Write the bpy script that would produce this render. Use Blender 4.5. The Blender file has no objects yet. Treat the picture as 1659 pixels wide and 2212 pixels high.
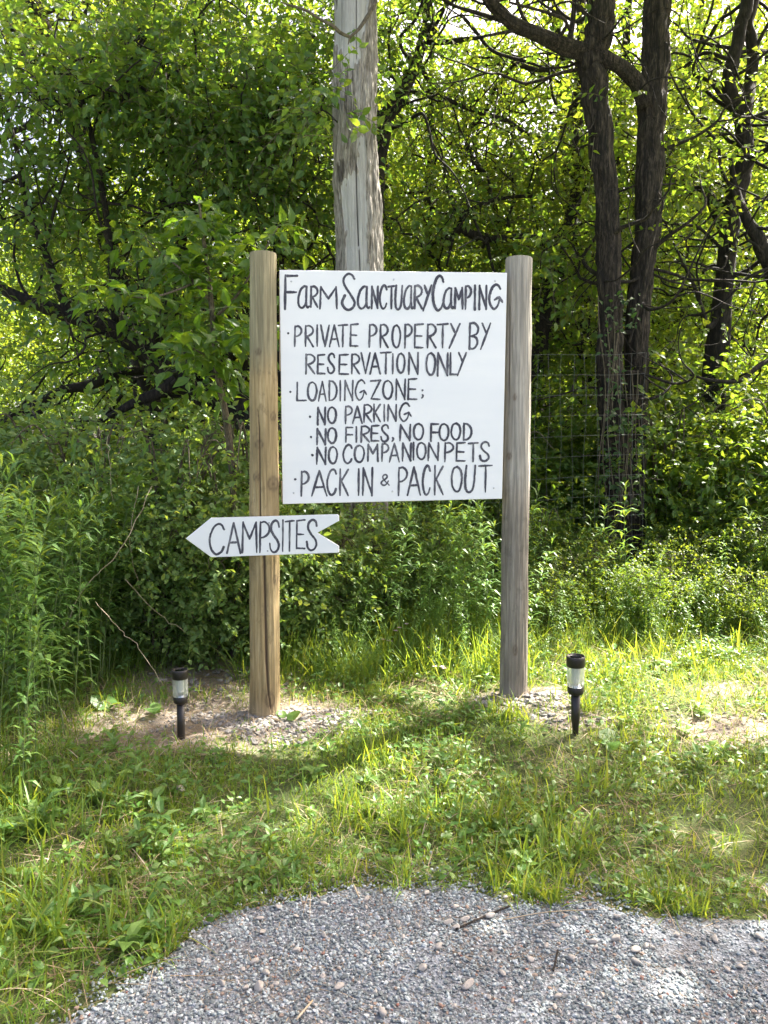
import bpy, math
import numpy as np
from mathutils import Vector
R = math.radians
SC = bpy.context.scene
COL = SC.collection

# ------------------------------------------------------------------ camera, sky, sun, exposure
PITCH = R(4.0); CAMZ = 1.5; FPX = 1662.5          # focal length in pixels of a 1659 px wide picture
cam_d = bpy.data.cameras.new("camera"); cam = bpy.data.objects.new("camera", cam_d); COL.objects.link(cam)
cam.location = (0, 0, CAMZ); cam.rotation_euler = (R(90) - PITCH, 0, 0)
cam_d.sensor_fit = 'VERTICAL'; cam_d.sensor_height = 36.0; cam_d.lens = 36.0 * FPX / 2212.0
cam_d.clip_start = 0.05; cam_d.clip_end = 2000
SC.camera = cam
SUN_AZ = math.atan2(0.80, 0.60); SUN_EL = R(51)   # azimuth from +Y towards +X
sunvec = Vector((math.sin(SUN_AZ) * math.cos(SUN_EL), math.cos(SUN_AZ) * math.cos(SUN_EL), math.sin(SUN_EL)))
SC.world = bpy.data.worlds.new("World"); SC.world.use_nodes = True
wn = SC.world.node_tree; wn.nodes.clear()
sky = wn.nodes.new('ShaderNodeTexSky'); sky.sky_type = 'NISHITA'; sky.sun_disc = False
sky.sun_elevation = SUN_EL; sky.sun_rotation = SUN_AZ; sky.air_density = 0.55; sky.dust_density = 5.0; sky.ozone_density = 0.0
bg = wn.nodes.new('ShaderNodeBackground'); bg.inputs['Strength'].default_value = 0.12
wo = wn.nodes.new('ShaderNodeOutputWorld')
sky_tint = wn.nodes.new('ShaderNodeMix'); sky_tint.data_type = 'RGBA'; sky_tint.blend_type = 'MULTIPLY'; sky_tint.inputs[0].default_value = 1.0; sky_tint.inputs[7].default_value = (1.085, 1.0, .915, 1)   # warm tint put into the sky colour to neutralise its blue cast
wn.links.new(sky.outputs[0], sky_tint.inputs[6]); wn.links.new(sky_tint.outputs[2], bg.inputs['Color']); wn.links.new(bg.outputs[0], wo.inputs['Surface'])
sd = bpy.data.lights.new("sun", 'SUN'); sd.energy = 5.0; sd.angle = R(0.5); sd.color = (1.0, 0.95, 0.86)
so = bpy.data.objects.new("sun", sd); COL.objects.link(so)
so.rotation_euler = (-sunvec).to_track_quat('-Z', 'Y').to_euler(); so.location = (6, 6, 12)
SC.view_settings.view_transform = 'Standard'; SC.view_settings.look = 'None'
SC.view_settings.exposure = 2.45; SC.view_settings.gamma = 1.0; SC.view_settings.use_curve_mapping = False
cy = SC.cycles
cy.max_bounces = 7; cy.diffuse_bounces = 4; cy.glossy_bounces = 2; cy.transmission_bounces = 6; cy.transparent_max_bounces = 8
cy.sample_clamp_indirect = 6.0
rng = np.random.default_rng(7)

# ------------------------------------------------------------------ helpers
def W(u, v, Y):
    """world point seen at picture position (u, v) of the 1659x2212 view, at distance Y"""
    dx = (u - 829.5) / FPX; dz = -(v - 1106.0) / FPX
    dy = math.cos(PITCH) + dz * math.sin(PITCH); dzz = -math.sin(PITCH) + dz * math.cos(PITCH)
    k = Y / dy
    return np.array([dx * k, Y, CAMZ + dzz * k])

EX = np.array([-14, -6, -3, -1.6, -1.08, -.87, -.73, -.60, -.48, -.303, -.05, .283, .593, .89, 1.29, 2, 4, 12, 30])
EY = np.array([-3, -1.5, .2, 1.0, 1.6, 1.946, 2.11, 2.327, 2.45, 2.52, 2.60, 2.585, 2.51, 2.46, 2.45, 2.43, 2.3, 2, 1])
def road_edge(x): return np.interp(x, EX, EY)
def sm(a, b, x):
    t = np.clip((np.asarray(x, float) - a) / (b - a), 0, 1); return t * t * (3 - 2 * t)
def wob(x, y, f, s=0):
    return (np.sin(x * f * 1.3 + y * f * .7 + s) + np.sin(-x * f * .8 + y * f * 1.7 + 1.3 + s * 2) + np.sin(x * f * 2.3 - y * f * .3 + 4.1 + s)) / 3
def gz(x, y):
    x = np.asarray(x, float); y = np.asarray(y, float)
    d = y - road_edge(x); s = sm(0, 1.7, d)
    h = .145 * s + .022 * np.clip(x, -4, 4) * s + .028 * np.clip(d - 1.3, 0, 8)
    h = h + s * (.014 * wob(x, y, 3.1) + .006 * wob(x, y, 9, 2)) * sm(60, 12, np.abs(y)) + .004 * wob(x, y, 6, 5) * (1 - s)
    # low mounds of spoil at the two posts
    h = h - .012 * np.exp(-((x + .60) ** 2 + (y - 4.0) ** 2) / .09) + .03 * np.exp(-((x - .75) ** 2 + (y - 4.12) ** 2) / .08)
    return h
def hit(u, v):
    """ground point under picture position"""
    Y = 3.0
    a = W(u, v, 1.0); d = a - np.array([0, 0, CAMZ])
    lo, hi = .5, 60
    for _ in range(60):
        m = (lo + hi) / 2; p = np.array([0, 0, CAMZ]) + d * m
        if p[2] > gz(p[0], p[1]): lo = m
        else: hi = m
    p = np.array([0, 0, CAMZ]) + d * lo; p[2] = gz(p[0], p[1]); return p

class MB:
    def __init__(s): s.V = []; s.F = []; s.M = []; s.n = 0; s.A = []
    def add(s, V, F, m=0, a=0.0):
        V = np.asarray(V, float).reshape(-1, 3)
        for f in (F if isinstance(F, list) else [F]):
            f = np.asarray(f, int)
            if f.size: s.F.append(f + s.n); s.M.append((len(f), m))
        s.V.append(V); s.n += len(V)
        s.A.append(np.broadcast_to(np.asarray(a, float), (len(V),)))
    def build(s, name, mats, parent=None, smooth=False, loc=None, attr=None):
        V = np.concatenate(s.V); me = bpy.data.meshes.new(name)
        if loc is not None: V = V - np.asarray(loc)
        me.vertices.add(len(V)); me.vertices.foreach_set("co", V.astype(np.float32).ravel())
        li = np.concatenate([f.ravel() for f in s.F]).astype(np.int32)
        tot = np.concatenate([np.full(len(f), f.shape[1], np.int32) for f in s.F])
        st = np.concatenate([[0], np.cumsum(tot)[:-1]]).astype(np.int32)
        me.loops.add(len(li)); me.loops.foreach_set("vertex_index", li)
        me.polygons.add(len(tot)); me.polygons.foreach_set("loop_start", st)
        mi = np.concatenate([np.full(n, m, np.int32) for n, m in s.M])
        mats = mats if isinstance(mats, (list, tuple)) else [mats]
        for m in mats: me.materials.append(m)
        me.polygons.foreach_set("material_index", mi)
        me.polygons.foreach_set("use_smooth", np.full(len(tot), smooth, bool))
        if attr:
            at = me.attributes.new(attr, 'FLOAT', 'POINT'); at.data.foreach_set("value", np.concatenate(s.A).astype(np.float32))
        me.update(calc_edges=True)
        o = bpy.data.objects.new(name, me); COL.objects.link(o)
        if parent is not None: o.parent = parent
        if loc is not None: o.location = loc
        return o

def tag(o, label=None, cat=None, group=None, kind=None):
    if label: o['label'] = label
    if cat: o['category'] = cat
    if group: o['group'] = group
    if kind: o['kind'] = kind
    return o
def empty(name, loc=(0, 0, 0)):
    o = bpy.data.objects.new(name, None); COL.objects.link(o); o.location = loc; o.empty_display_size = .1; return o
def copy_thing(src, loc, rz=0, sc=1.0, label=None):
    r = src.copy(); COL.objects.link(r); r.location = loc; r.rotation_euler = (0, 0, rz)
    r.scale = (sc, sc, sc) if np.isscalar(sc) else sc
    if label: r['label'] = label
    for ch in list(src.children):
        c = ch.copy(); COL.objects.link(c); c.parent = r
        for g in list(ch.children):
            d = g.copy(); COL.objects.link(d); d.parent = c
    return r
def nrm(a): return a / np.maximum(np.linalg.norm(a, axis=-1, keepdims=True), 1e-9)
def spline(P, n):
    """Catmull-Rom through the rows of P (any number of columns), n samples per piece"""
    P = np.asarray(P, float)
    if len(P) < 3: return P[0] + (P[-1] - P[0]) * np.linspace(0, 1, n + 1)[:, None]
    Q = np.vstack([2 * P[0] - P[1], P, 2 * P[-1] - P[-2]]); out = []
    t = np.linspace(0, 1, n, endpoint=False)[:, None]
    for i in range(1, len(Q) - 2):
        a, b, c, d = Q[i - 1:i + 3]
        out.append(.5 * (2 * b + (c - a) * t + (2 * a - 5 * b + 4 * c - d) * t * t + (3 * b - a - 3 * c + d) * t ** 3))
    out.append(P[-1:]); return np.vstack(out)
def frames(P):
    T = nrm(np.gradient(P, axis=0)); ref = np.array([1., 0, 0]) if abs(T[0][0]) < .9 else np.array([0, 1., 0])
    X = np.zeros_like(P); x = ref
    for i in range(len(P)):
        x = x - T[i] * x.dot(T[i]); x = x / np.linalg.norm(x); X[i] = x
    return T, X, np.cross(T, X)
def tube(mb, P, r, sides=6, m=0, disp=None, cap=True, a=0.0):
    P = np.asarray(P, float); r = np.broadcast_to(np.asarray(r, float), (len(P),))
    T, X, Y = frames(P); th = np.linspace(0, 2 * np.pi, sides, endpoint=False)
    rr = r[:, None] * np.ones(sides)
    if disp is not None: rr = rr + disp
    V = P[:, None] + rr[..., None] * (np.cos(th)[None, :, None] * X[:, None] + np.sin(th)[None, :, None] * Y[:, None])
    n = len(P); i = np.arange(n - 1)[:, None] * sides; j = np.arange(sides)[None]; k = (j + 1) % sides
    F = np.stack([i + j, i + k, i + sides + k, i + sides + j], -1).reshape(-1, 4)
    V = V.reshape(-1, 3); fs = [F]
    if cap:
        V = np.vstack([V, P[0], P[-1]]); jj = np.arange(sides); kk = (jj + 1) % sides
        fs.append(np.stack([np.full(sides, n * sides), kk, jj], -1))
        fs.append(np.stack([np.full(sides, n * sides + 1), (n - 1) * sides + jj, (n - 1) * sides + kk], -1))
        if not np.isscalar(a): a = np.concatenate([np.asarray(a).ravel(), [0, 0]])
    elif not np.isscalar(a): a = np.asarray(a).ravel()
    mb.add(V, fs, m, a)
def smooth_noise(n, m, kn, km, g):
    a = g.standard_normal((n, m))
    for ax, k in ((0, kn), (1, km)):
        k = min(k, a.shape[ax] - 1)
        if k <= 1: continue
        ker = np.hanning(k + 2)[1:-1]; ker /= ker.sum()
        f = lambda v, k=k, ker=ker: np.convolve(np.concatenate([v[-k:], v, v[:k]]), ker, "same")[k:-k]
        a = np.apply_along_axis(f, ax, a)
    return a / (a.std() + 1e-9)
def bark_tube(mb, P, r, sides, g, rough=.09, a=0.0, m=0):
    """a limb with ridged bark: P and r are the traced points, resampled along their length"""
    Q = np.hstack([np.asarray(P, float), np.asarray(r, float)[:, None]])
    L = np.linalg.norm(np.diff(Q[:, :3], axis=0), axis=1).sum(); n = max(3, int(L / .035 / (len(Q) - 1)))
    S = spline(Q, n); rad = np.abs(S[:, 3])
    S[:, :3] += smooth_noise(len(S), 3, 9, 1, g) * rad[:, None] * .06
    d = (1.7 * np.minimum(np.abs(smooth_noise(len(S), sides, 10, 1, g)), 1.0) - .9) * rough * rad[:, None] + smooth_noise(len(S), sides, 17, 4, g) * rough * .7 * rad[:, None]
    tube(mb, S[:, :3], rad, sides, m, d, True, a)
    return S
# leaves --------------------------------------------------------------
def tpl_diamond(w=.25, h=.06, d=-.12):
    return np.array([[0, 0, 0], [w, .42, h], [0, 1, d], [-w, .42, h]]), [np.array([[0, 1, 2], [0, 2, 3]])]
def tpl_oval(w=.27, h=.05, d=-.15):
    V = np.array([[0, 0, 0], [w * .8, .2, h * .7], [w, .5, h], [0, 1, d], [-w, .5, h], [-w * .8, .2, h * .7], [0, .25, 0], [0, .6, -.02 + d * .2]])
    return V, [np.array([[0, 1, 6], [0, 6, 5], [7, 2, 3], [7, 3, 4]]), np.array([[6, 1, 2, 7], [6, 7, 4, 5]])]
def tpl_lance(w=.07, d=-.25):
    V = np.array([[0, 0, 0], [w * .8, .3, .05], [-w * .8, .3, .05], [w * .8, .62, .03], [-w * .8, .62, .03], [0, 1, d]])
    return V, [np.array([[0, 1, 2], [3, 5, 4]]), np.array([[1, 3, 4, 2]])]
def tpl_round(w=.45):
    t = np.linspace(0, 2 * np.pi, 7, endpoint=False); V = np.stack([np.sin(t) * w, .5 - .5 * np.cos(t), .08 * np.cos(2 * t)], -1)
    return np.vstack([V, [[0, .45, -.03]]]), [np.stack([np.full(7, 7), np.arange(7), (np.arange(7) + 1) % 7], -1)]
def place(mb, tpl, P, D, N, S, m=0, wid=None):
    V, F = tpl; n = len(P)
    if n == 0: return
    y = nrm(D); x = nrm(np.cross(y, N)); z = np.cross(x, y)
    S = np.broadcast_to(np.asarray(S, float), (n,)); wv = S if wid is None else S * wid
    out = P[:, None] + wv[:, None, None] * V[None, :, 0:1] * x[:, None] + S[:, None, None] * (V[None, :, 1:2] * y[:, None] + V[None, :, 2:3] * z[:, None])
    off = np.arange(n)[:, None, None] * len(V)
    mb.add(out.reshape(-1, 3), [(f[None] + off).reshape(-1, f.shape[1]) for f in F], m)
def sprays(mb, g, B, D, L, nl, tpl, size, droop=.25, m_leaf=0, m_twig=1, stem=.0028, up=.7, drp=.25):
    n = len(B); D = nrm(D)
    t = np.linspace(0, 1, 4)
    pts = B[:, None] + D[:, None] * (L[:, None] * t)[..., None]
    pts[..., 2] -= droop * (L[:, None] * t ** 2)
    if m_twig is not None:
        a = nrm(np.cross(D, g.standard_normal((n, 3)))); b = np.cross(D, a); th = np.array([0, 2.1, 4.2]); rr = stem * np.array([1, .8, .6, .3])
        V = pts[:, :, None] + rr[None, :, None, None] * (np.cos(th)[None, None, :, None] * a[:, None, None] + np.sin(th)[None, None, :, None] * b[:, None, None])
        i = np.arange(3)[:, None] * 3; j = np.arange(3)[None]; k = (j + 1) % 3
        F = np.stack([i + j, i + k, i + 3 + k, i + 3 + j], -1).reshape(-1, 4)
        mb.add(V.reshape(-1, 3), (F[None] + np.arange(n)[:, None, None] * 12).reshape(-1, 4), m_twig)
    tt = np.clip(np.linspace(.12, 1, nl)[None] + g.uniform(-.05, .05, (n, nl)), 0, 1)
    LP = B[:, None] + D[:, None] * (L[:, None] * tt)[..., None]; LP[..., 2] -= droop * L[:, None] * tt ** 2
    side = nrm(np.cross(D, g.standard_normal((n, 3)) * .5 + np.array([0, 0, 1.])))
    sg = np.where(np.arange(nl) % 2 == 0, 1., -1.); sg[-1] = 0
    LD = D[:, None] * .55 + side[:, None] * sg[None, :, None] * .9 + g.standard_normal((n, nl, 3)) * .32 + np.array([0, 0, -drp])
    LN = np.array([0, 0, up]) + g.standard_normal((n, nl, 3)) * .45
    sz = size * g.uniform(.65, 1.2, (n, nl))
    place(mb, tpl, LP.reshape(-1, 3), LD.reshape(-1, 3), LN.reshape(-1, 3), sz.ravel(), m_leaf)
def blob_points(g, blobs):
    out = []
    for (c, r, n) in blobs:
        d = nrm(g.standard_normal((n, 3))); k = g.uniform(.15, 1, (n, 1)) ** .45
        out.append(np.asarray(c) + d * k * np.asarray(r))
    out = np.vstack(out)
    # openings in the canopy, where the sun reaches the ground
    h = (out[:, 2] - .2) / sunvec.z; sx = out[:, 0] - sunvec.x * h; sy = out[:, 1] - sunvec.y * h; keep = np.ones(len(out), bool)
    for (cx, cy, ra, rb) in OPEN: keep &= (((sx - cx) / (ra + .15)) ** 2 + ((sy - cy) / (rb + .15)) ** 2 > 1) | (out[:, 2] < 2.6)
    return out[keep] if keep.sum() > 4 else out
def grow(mb, g, skel, skel_r, targets, m=0, rmin=.004):
    """thin branches from the traced limbs out to every leaf cluster, each joined to the nearest wood already there"""
    nodes = [np.asarray(p) for p in skel]; par = []; base = len(nodes); N = np.array(nodes)
    d0 = np.array([np.min(np.linalg.norm(N - t, axis=1)) for t in targets]); order = np.argsort(d0); pts = np.array(targets)[order]
    allp = list(N); parent = [-1] * base
    for t in pts:
        A = np.array(allp); dd = np.linalg.norm(A - t, axis=1) + .35 * np.maximum(0, A[:, 2] - t[2])
        parent.append(int(np.argmin(dd))); allp.append(t)
    cnt = np.ones(len(allp))
    for i in range(len(allp) - 1, base - 1, -1): cnt[parent[i]] += cnt[i]
    for i in range(base, len(allp)):
        p, q = allp[parent[i]], allp[i]; L = np.linalg.norm(q - p)
        if L < .03: continue
        mid = (p + q) / 2 + g.standard_normal(3) * L * .10 + np.array([0, 0, L * .06])
        r1 = rmin * math.sqrt(cnt[i]) * .9; r0 = rmin * math.sqrt(cnt[i] + 1.5)
        if parent[i] < base: r0 = min(r0 * 1.3, max(skel_r[parent[i]] * .8, rmin))
        S = spline(np.array([np.r_[p, r0], np.r_[mid, (r0 + r1) / 2], np.r_[q, r1]]), 3)
        tube(mb, S[:, :3], S[:, 3], 5, m, None, False)
    return pts

# ------------------------------------------------------------------ materials
class NT:
    def __init__(s, name):
        s.m = bpy.data.materials.new(name); s.m.use_nodes = True; s.t = s.m.node_tree; s.t.nodes.clear()
        s.out = s.t.nodes.new('ShaderNodeOutputMaterial')
    def n(s, typ, ins=None, **kw):
        o = s.t.nodes.new('ShaderNode' + typ)
        for k, v in kw.items(): setattr(o, k, v)
        for k, v in (ins or {}).items():
            if hasattr(v, 'bl_idname') or isinstance(v, bpy.types.NodeSocket): s.t.links.new(v if isinstance(v, bpy.types.NodeSocket) else v.outputs[0], o.inputs[k])
            else: o.inputs[k].default_value = v
        return o
    def ramp(s, fac, stops, interp='LINEAR'):
        o = s.t.nodes.new('ShaderNodeValToRGB'); o.color_ramp.interpolation = interp
        e = o.color_ramp.elements
        while len(e) < len(stops): e.new(.5)
        for el, (p, c) in zip(e, stops):
            el.position = p; el.color = (c, c, c, 1) if np.isscalar(c) else (*c, 1)
        s.t.links.new(fac if isinstance(fac, bpy.types.NodeSocket) else fac.outputs[0], o.inputs[0]); return o
    def coord(s, scale=(1, 1, 1), kind='Object'):
        c = s.n('TexCoord'); mp = s.n('Mapping', {'Vector': c.outputs[kind], 'Scale': scale}); return mp
    def noise(s, vec, scale=5, detail=5, rough=.55, dist=0.0):
        return s.n('TexNoise', {'Vector': vec, 'Scale': scale, 'Detail': detail, 'Roughness': rough, 'Distortion': dist})
    def mix(s, fac, a, b, mode='MIX'):
        o = s.t.nodes.new('ShaderNodeMix'); o.data_type = 'RGBA'; o.blend_type = mode
        for i, v in ((0, fac), (6, a), (7, b)):
            if isinstance(v, bpy.types.NodeSocket): s.t.links.new(v, o.inputs[i])
            elif hasattr(v, 'outputs'): s.t.links.new(v.outputs[0], o.inputs[i])
            else: o.inputs[i].default_value = v if i == 0 else (*v, 1)
        return o.outputs[2]
    def surf(s, col, rough=.8, bump=None, bstr=.5, bdist=.01, **kw):
        p = s.n('BsdfPrincipled', {'Roughness': rough, **kw})
        if isinstance(col, tuple): p.inputs['Base Color'].default_value = (*col, 1)
        else: s.t.links.new(col if isinstance(col, bpy.types.NodeSocket) else col.outputs[0], p.inputs['Base Color'])
        if bump is not None:
            b = s.n('Bump', {'Height': bump, 'Strength': bstr, 'Distance': bdist}); s.t.links.new(b.outputs[0], p.inputs['Normal'])
        s.t.links.new(p.outputs[0], s.out.inputs['Surface']); return p

def leaf_mat(name, stops, trans, tmix=.46, rough=.42, spec=.5):
    k = NT(name); geo = k.n('NewGeometry'); rnd = geo.outputs['Random Per Island']
    col = k.ramp(rnd, stops); tc = k.mix(.5, trans, col.outputs[0], 'MULTIPLY')
    hs = k.mix(rnd, trans, (trans[0] * 1.25, trans[1] * .85, trans[2] * .8))
    p = k.n('BsdfPrincipled', {'Base Color': col.outputs[0], 'Roughness': rough, 'Specular IOR Level': spec})
    t = k.n('BsdfTranslucent', {'Color': hs})
    mx = k.n('MixShader', {0: tmix, 1: p.outputs[0], 2: t.outputs[0]})
    k.t.links.new(mx.outputs[0], k.out.inputs['Surface']); return k.m
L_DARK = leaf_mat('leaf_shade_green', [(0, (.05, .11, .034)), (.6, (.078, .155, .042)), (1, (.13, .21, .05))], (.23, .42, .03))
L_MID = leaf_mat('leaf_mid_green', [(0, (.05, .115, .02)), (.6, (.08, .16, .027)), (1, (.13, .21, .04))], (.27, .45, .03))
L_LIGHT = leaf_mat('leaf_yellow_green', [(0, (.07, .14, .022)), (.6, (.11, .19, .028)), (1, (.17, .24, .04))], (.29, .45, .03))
L_BIG = leaf_mat('leaf_sapling', [(0, (.045, .105, .014)), (.6, (.065, .14, .016)), (1, (.095, .18, .024))], (.22, .42, .02), .42)
L_ROD = leaf_mat('leaf_goldenrod', [(0, (.085, .18, .05)), (.6, (.13, .25, .06)), (1, (.20, .33, .07))], (.28, .47, .04), .4)
L_ROSE = leaf_mat('leaf_bramble', [(0, (.09, .18, .055)), (.6, (.14, .245, .075)), (1, (.23, .33, .10))], (.30, .48, .05), .42)
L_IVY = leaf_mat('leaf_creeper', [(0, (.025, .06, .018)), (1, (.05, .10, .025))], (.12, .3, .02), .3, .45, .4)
GRASS = leaf_mat('grass_blade', [(0, (.075, .165, .022)), (.5, (.12, .235, .03)), (.9, (.19, .30, .045)), (1, (.28, .29, .10))], (.36, .52, .04), .42, .5)
STRAW = leaf_mat('dry_straw', [(0, (.22, .16, .09)), (.6, (.36, .28, .17)), (1, (.50, .42, .30))], (.30, .22, .10), .2, .7, .2)
CLOVER = leaf_mat('clover_leaf', [(0, (.06, .15, .028)), (.7, (.10, .21, .038)), (1, (.16, .26, .06))], (.28, .46, .04), .35)
FLOWER = leaf_mat('pink_petal', [(0, (.62, .40, .55)), (1, (.75, .58, .70))], (.6, .4, .5), .3)

def bark_mat(name, dark, mid, light, zs=.22, sc=26, bstr=.9):
    k = NT(name); v = k.coord((1, 1, zs)); n1 = k.noise(v, sc, 6, .62, .4); n2 = k.noise(v, sc * 3.4, 4, .6); n3 = k.noise(k.coord(), 2.2, 3)
    h = k.mix(.45, n1.outputs[0], n2.outputs[0]); c = k.ramp(h, [(.40, dark), (.50, mid), (.61, light)])
    c2 = k.mix(k.ramp(n3, [(.45, 0), (.7, .3)]), c, tuple(x * 1.1 for x in mid)); k.surf(c2, .92, h, bstr, .02); return k.m
BARK = bark_mat('bark_shaggy_brown', (.0035, .0025, .0018), (.018, .0135, .010), (.080, .061, .046), .10, 38, 1.0)
BARK_D = bark_mat('bark_dark', (.004, .003, .0025), (.013, .010, .008), (.040, .032, .025))
STEM = bark_mat('twig_bark', (.05, .04, .028), (.10, .082, .055), (.19, .16, .11), .3, 40, .3)
k = NT('green_stem'); k.surf((.12, .17, .05), .6); GSTEM = k.m
k = NT('dry_stem'); k.surf(k.ramp(k.noise(k.coord(), 14, 3), [(.3, (.30, .23, .14)), (.7, (.52, .44, .32))]), .8); DSTEM = k.m

# ground: trodden soil, thatch and pale spoil where the turf is broken
k = NT('soil'); v = k.coord(); at = k.n('Attribute', attribute_name='bare')
n1 = k.noise(v, 3.2, 6, .6); n2 = k.noise(v, 26, 6, .7); n3 = k.noise(v, 120, 3, .7)
thatch = k.ramp(k.mix(.5, n2.outputs[0], n3.outputs[0]), [(.36, (.035, .042, .014)), (.5, (.095, .115, .034)), (.62, (.22, .20, .085))])
thatch = k.mix(k.ramp(n1, [(.38, 0), (.62, .7)]), thatch, (.075, .11, .03))
pale = k.ramp(n2, [(.3, (.17, .14, .115)), (.5, (.29, .245, .20)), (.72, (.42, .365, .31))])
pale = k.mix(k.ramp(n3, [(.45, 0), (.7, .5)]), pale, (.19, .15, .12))
b = k.n('Math', {0: at.outputs['Fac'], 1: k.n('Math', {0: n2, 1: .6}, operation='MULTIPLY')}, operation='ADD')
k.surf(k.mix(k.ramp(b, [(.62, 0), (.85, 1)]), thatch, pale), .95, k.mix(.4, n2.outputs[0], n3.outputs[0]), .9, .03); SOIL = k.m
k = NT('gravel_fines'); v = k.coord(); n1 = k.noise(v, 2.5, 4); vo = k.n('TexVoronoi', {'Vector': v, 'Scale': 130.0}); n2 = k.noise(v, 60, 4)
c = k.ramp(vo.outputs['Color'], [(.15, (.08, .09, .10)), (.5, (.16, .18, .205)), (.85, (.28, .31, .35))])
c = k.mix(k.ramp(n1, [(.45, 0), (.7, .55)]), c, (.16, .135, .11)); k.surf(c, .95, vo.outputs['Distance'], .8, .006); FINES = k.m
def stone_mat(name, stops):
    k = NT(name); g = k.n('NewGeometry'); c = k.ramp(g.outputs['Random Per Island'], stops)
    n = k.noise(k.coord(), 160, 4, .7); k.surf(k.mix(k.ramp(n, [(.35, .0), (.75, .35)]), c, (.12, .12, .12)), .88, n, .25, .002); return k.m
GRAVEL = stone_mat('crushed_bluestone', [(0, (.09, .108, .11)), (.30, (.185, .22, .226)), (.62, (.305, .352, .36)), (.84, (.45, .505, .51)), (.91, (.50, .53, .55)), (.94, (.33, .28, .23)), (.985, (.27, .19, .14)), (1, (.22, .08, .06))])
PEB = stone_mat('spoil_pebbles', [(0, (.16, .155, .15)), (.5, (.27, .25, .225)), (.85, (.38, .35, .31)), (1, (.48, .46, .43))])
COB = stone_mat('river_stone', [(0, (.18, .185, .18)), (.3, (.29, .285, .27)), (.6, (.40, .37, .33)), (.9, (.50, .48, .45)), (1, (.30, .21, .16))])

def post_mat(name, a, b, c, top, split, warm):
    """turned fence post: vertical grain, stains, knots and the crack come from the mesh attribute"""
    k = NT(name); v = k.coord((1, 1, .05)); g1 = k.noise(v, 70, 5, .6, .3); g2 = k.noise(k.coord((1, 1, .35)), 7, 5, .6); g3 = k.noise(k.coord(), 160, 3, .7)
    base = k.ramp(g1, [(.33, a), (.52, b), (.7, c)])
    base = k.mix(k.ramp(g2, [(.40, 0), (.62, .75)]), base, tuple(x * .55 for x in b)); g5 = k.noise(k.coord((1, 1, .5)), 24, 5, .65); base = k.mix(k.ramp(g5, [(.56, 0), (.68, .55)]), base, tuple(x * .4 for x in b))
    z = k.n('SeparateXYZ', {0: k.n('TexCoord').outputs['Object']}).outputs[2]
    zz = k.n('Math', {0: z, 1: k.n('Math', {0: g2, 1: .22}, operation='MULTIPLY')}, operation='ADD')
    base = k.mix(k.ramp(k.n('MapRange', {'Value': zz, 'From Min': split - .05, 'From Max': split + .12}), [(0, 0), (1, .7)]), base, k.ramp(g1, [(.35, tuple(x * .7 for x in top)), (.65, tuple(x * 1.25 for x in top))]).outputs[0])
    base = k.mix(k.ramp(k.n('MapRange', {'Value': zz, 'From Min': .22, 'From Max': .10}), [(0, 0), (1, .6)]), base, warm)
    at = k.n('Attribute', attribute_name='bare').outputs['Fac']
    base = k.mix(at, base, (.10, .065, .04)); k.surf(base, .85, k.mix(.3, g1.outputs[0], g3.outputs[0]), .7, .005); return k.m
POST_L = post_mat('post_honey_pine', (.26, .185, .085), (.40, .30, .15), (.53, .42, .245), (.25, .235, .15), 1.93, (.42, .33, .22))
POST_R = post_mat('post_weathered_grey', (.155, .132, .105), (.26, .228, .185), (.39, .35, .29), (.38, .355, .31), 1.2, (.30, .27, .235))
k = NT('post_end_grain'); v = k.coord(); n = k.noise(v, 50, 4); k.surf(k.ramp(n, [(.3, (.16, .14, .09)), (.7, (.33, .30, .22))]), .9, n, .4, .005); ENDG = k.m

k = NT('white_board_paint'); v = k.coord((.5, 1, 7)); n = k.noise(v, 6, 5, .6); n2 = k.noise(k.coord((.15, 1, 1.0)), 9, 3); v3 = k.coord((.03, 1, 1)); n3 = k.noise(v3, 26, 2, .4)
c = k.ramp(n2, [(.3, (.80, .81, .82)), (.55, (.83, .835, .84)), (.75, (.86, .86, .855))])
c = k.mix(k.ramp(n3, [(.24, .45), (.29, 0)]), c, (.55, .55, .55)); k.surf(c, .55, n, .12, .003); WHITE = k.m
k = NT('board_raw_edge'); n = k.noise(k.coord((1, 1, .1)), 60, 4); k.surf(k.ramp(n, [(.3, (.40, .29, .16)), (.7, (.60, .48, .31))]), .8); RAW = k.m
k = NT('ink_brush_paint'); n = k.noise(k.coord((3, 1, 1)), 42, 5, .65); n2 = k.noise(k.coord(), 9, 3)
c = k.ramp(k.mix(.45, n.outputs[0], n2.outputs[0]), [(.36, (.028, .027, .045)), (.50, (.055, .054, .075)), (.62, (.17, .17, .19)), (.72, (.40, .40, .41))])
k.surf(c, .6); INK = k.m
k = NT('zinc_screw'); k.surf((.55, .56, .58), .35, Metallic=.8); ZINC = k.m
k = NT('galvanised_wire'); k.surf((.16, .165, .165), .6); WIRE = k.m
k = NT('black_brown_plastic'); n = k.noise(k.coord(), 90, 3); k.surf(k.ramp(n, [(.3, (.013, .010, .009)), (.7, (.022, .017, .015))]), .42); PLAS = k.m
k = NT('solar_cell'); k.surf((.006, .006, .012), .18); CELL = k.m
k = NT('cap_rim_grey'); k.surf((.07, .068, .07), .35); RIM = k.m
k = NT('ribbed_clear_lens')
gl = k.n('BsdfGlossy', {'Color': (.9, .9, .9, 1), 'Roughness': .18}); tr = k.n('BsdfTransparent', {'Color': (.93, .94, .93, 1)}); df = k.n('BsdfTranslucent', {'Color': (.85, .87, .85, 1)}); dd = k.n('BsdfDiffuse', {'Color': (.72, .74, .73, 1)})
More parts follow.
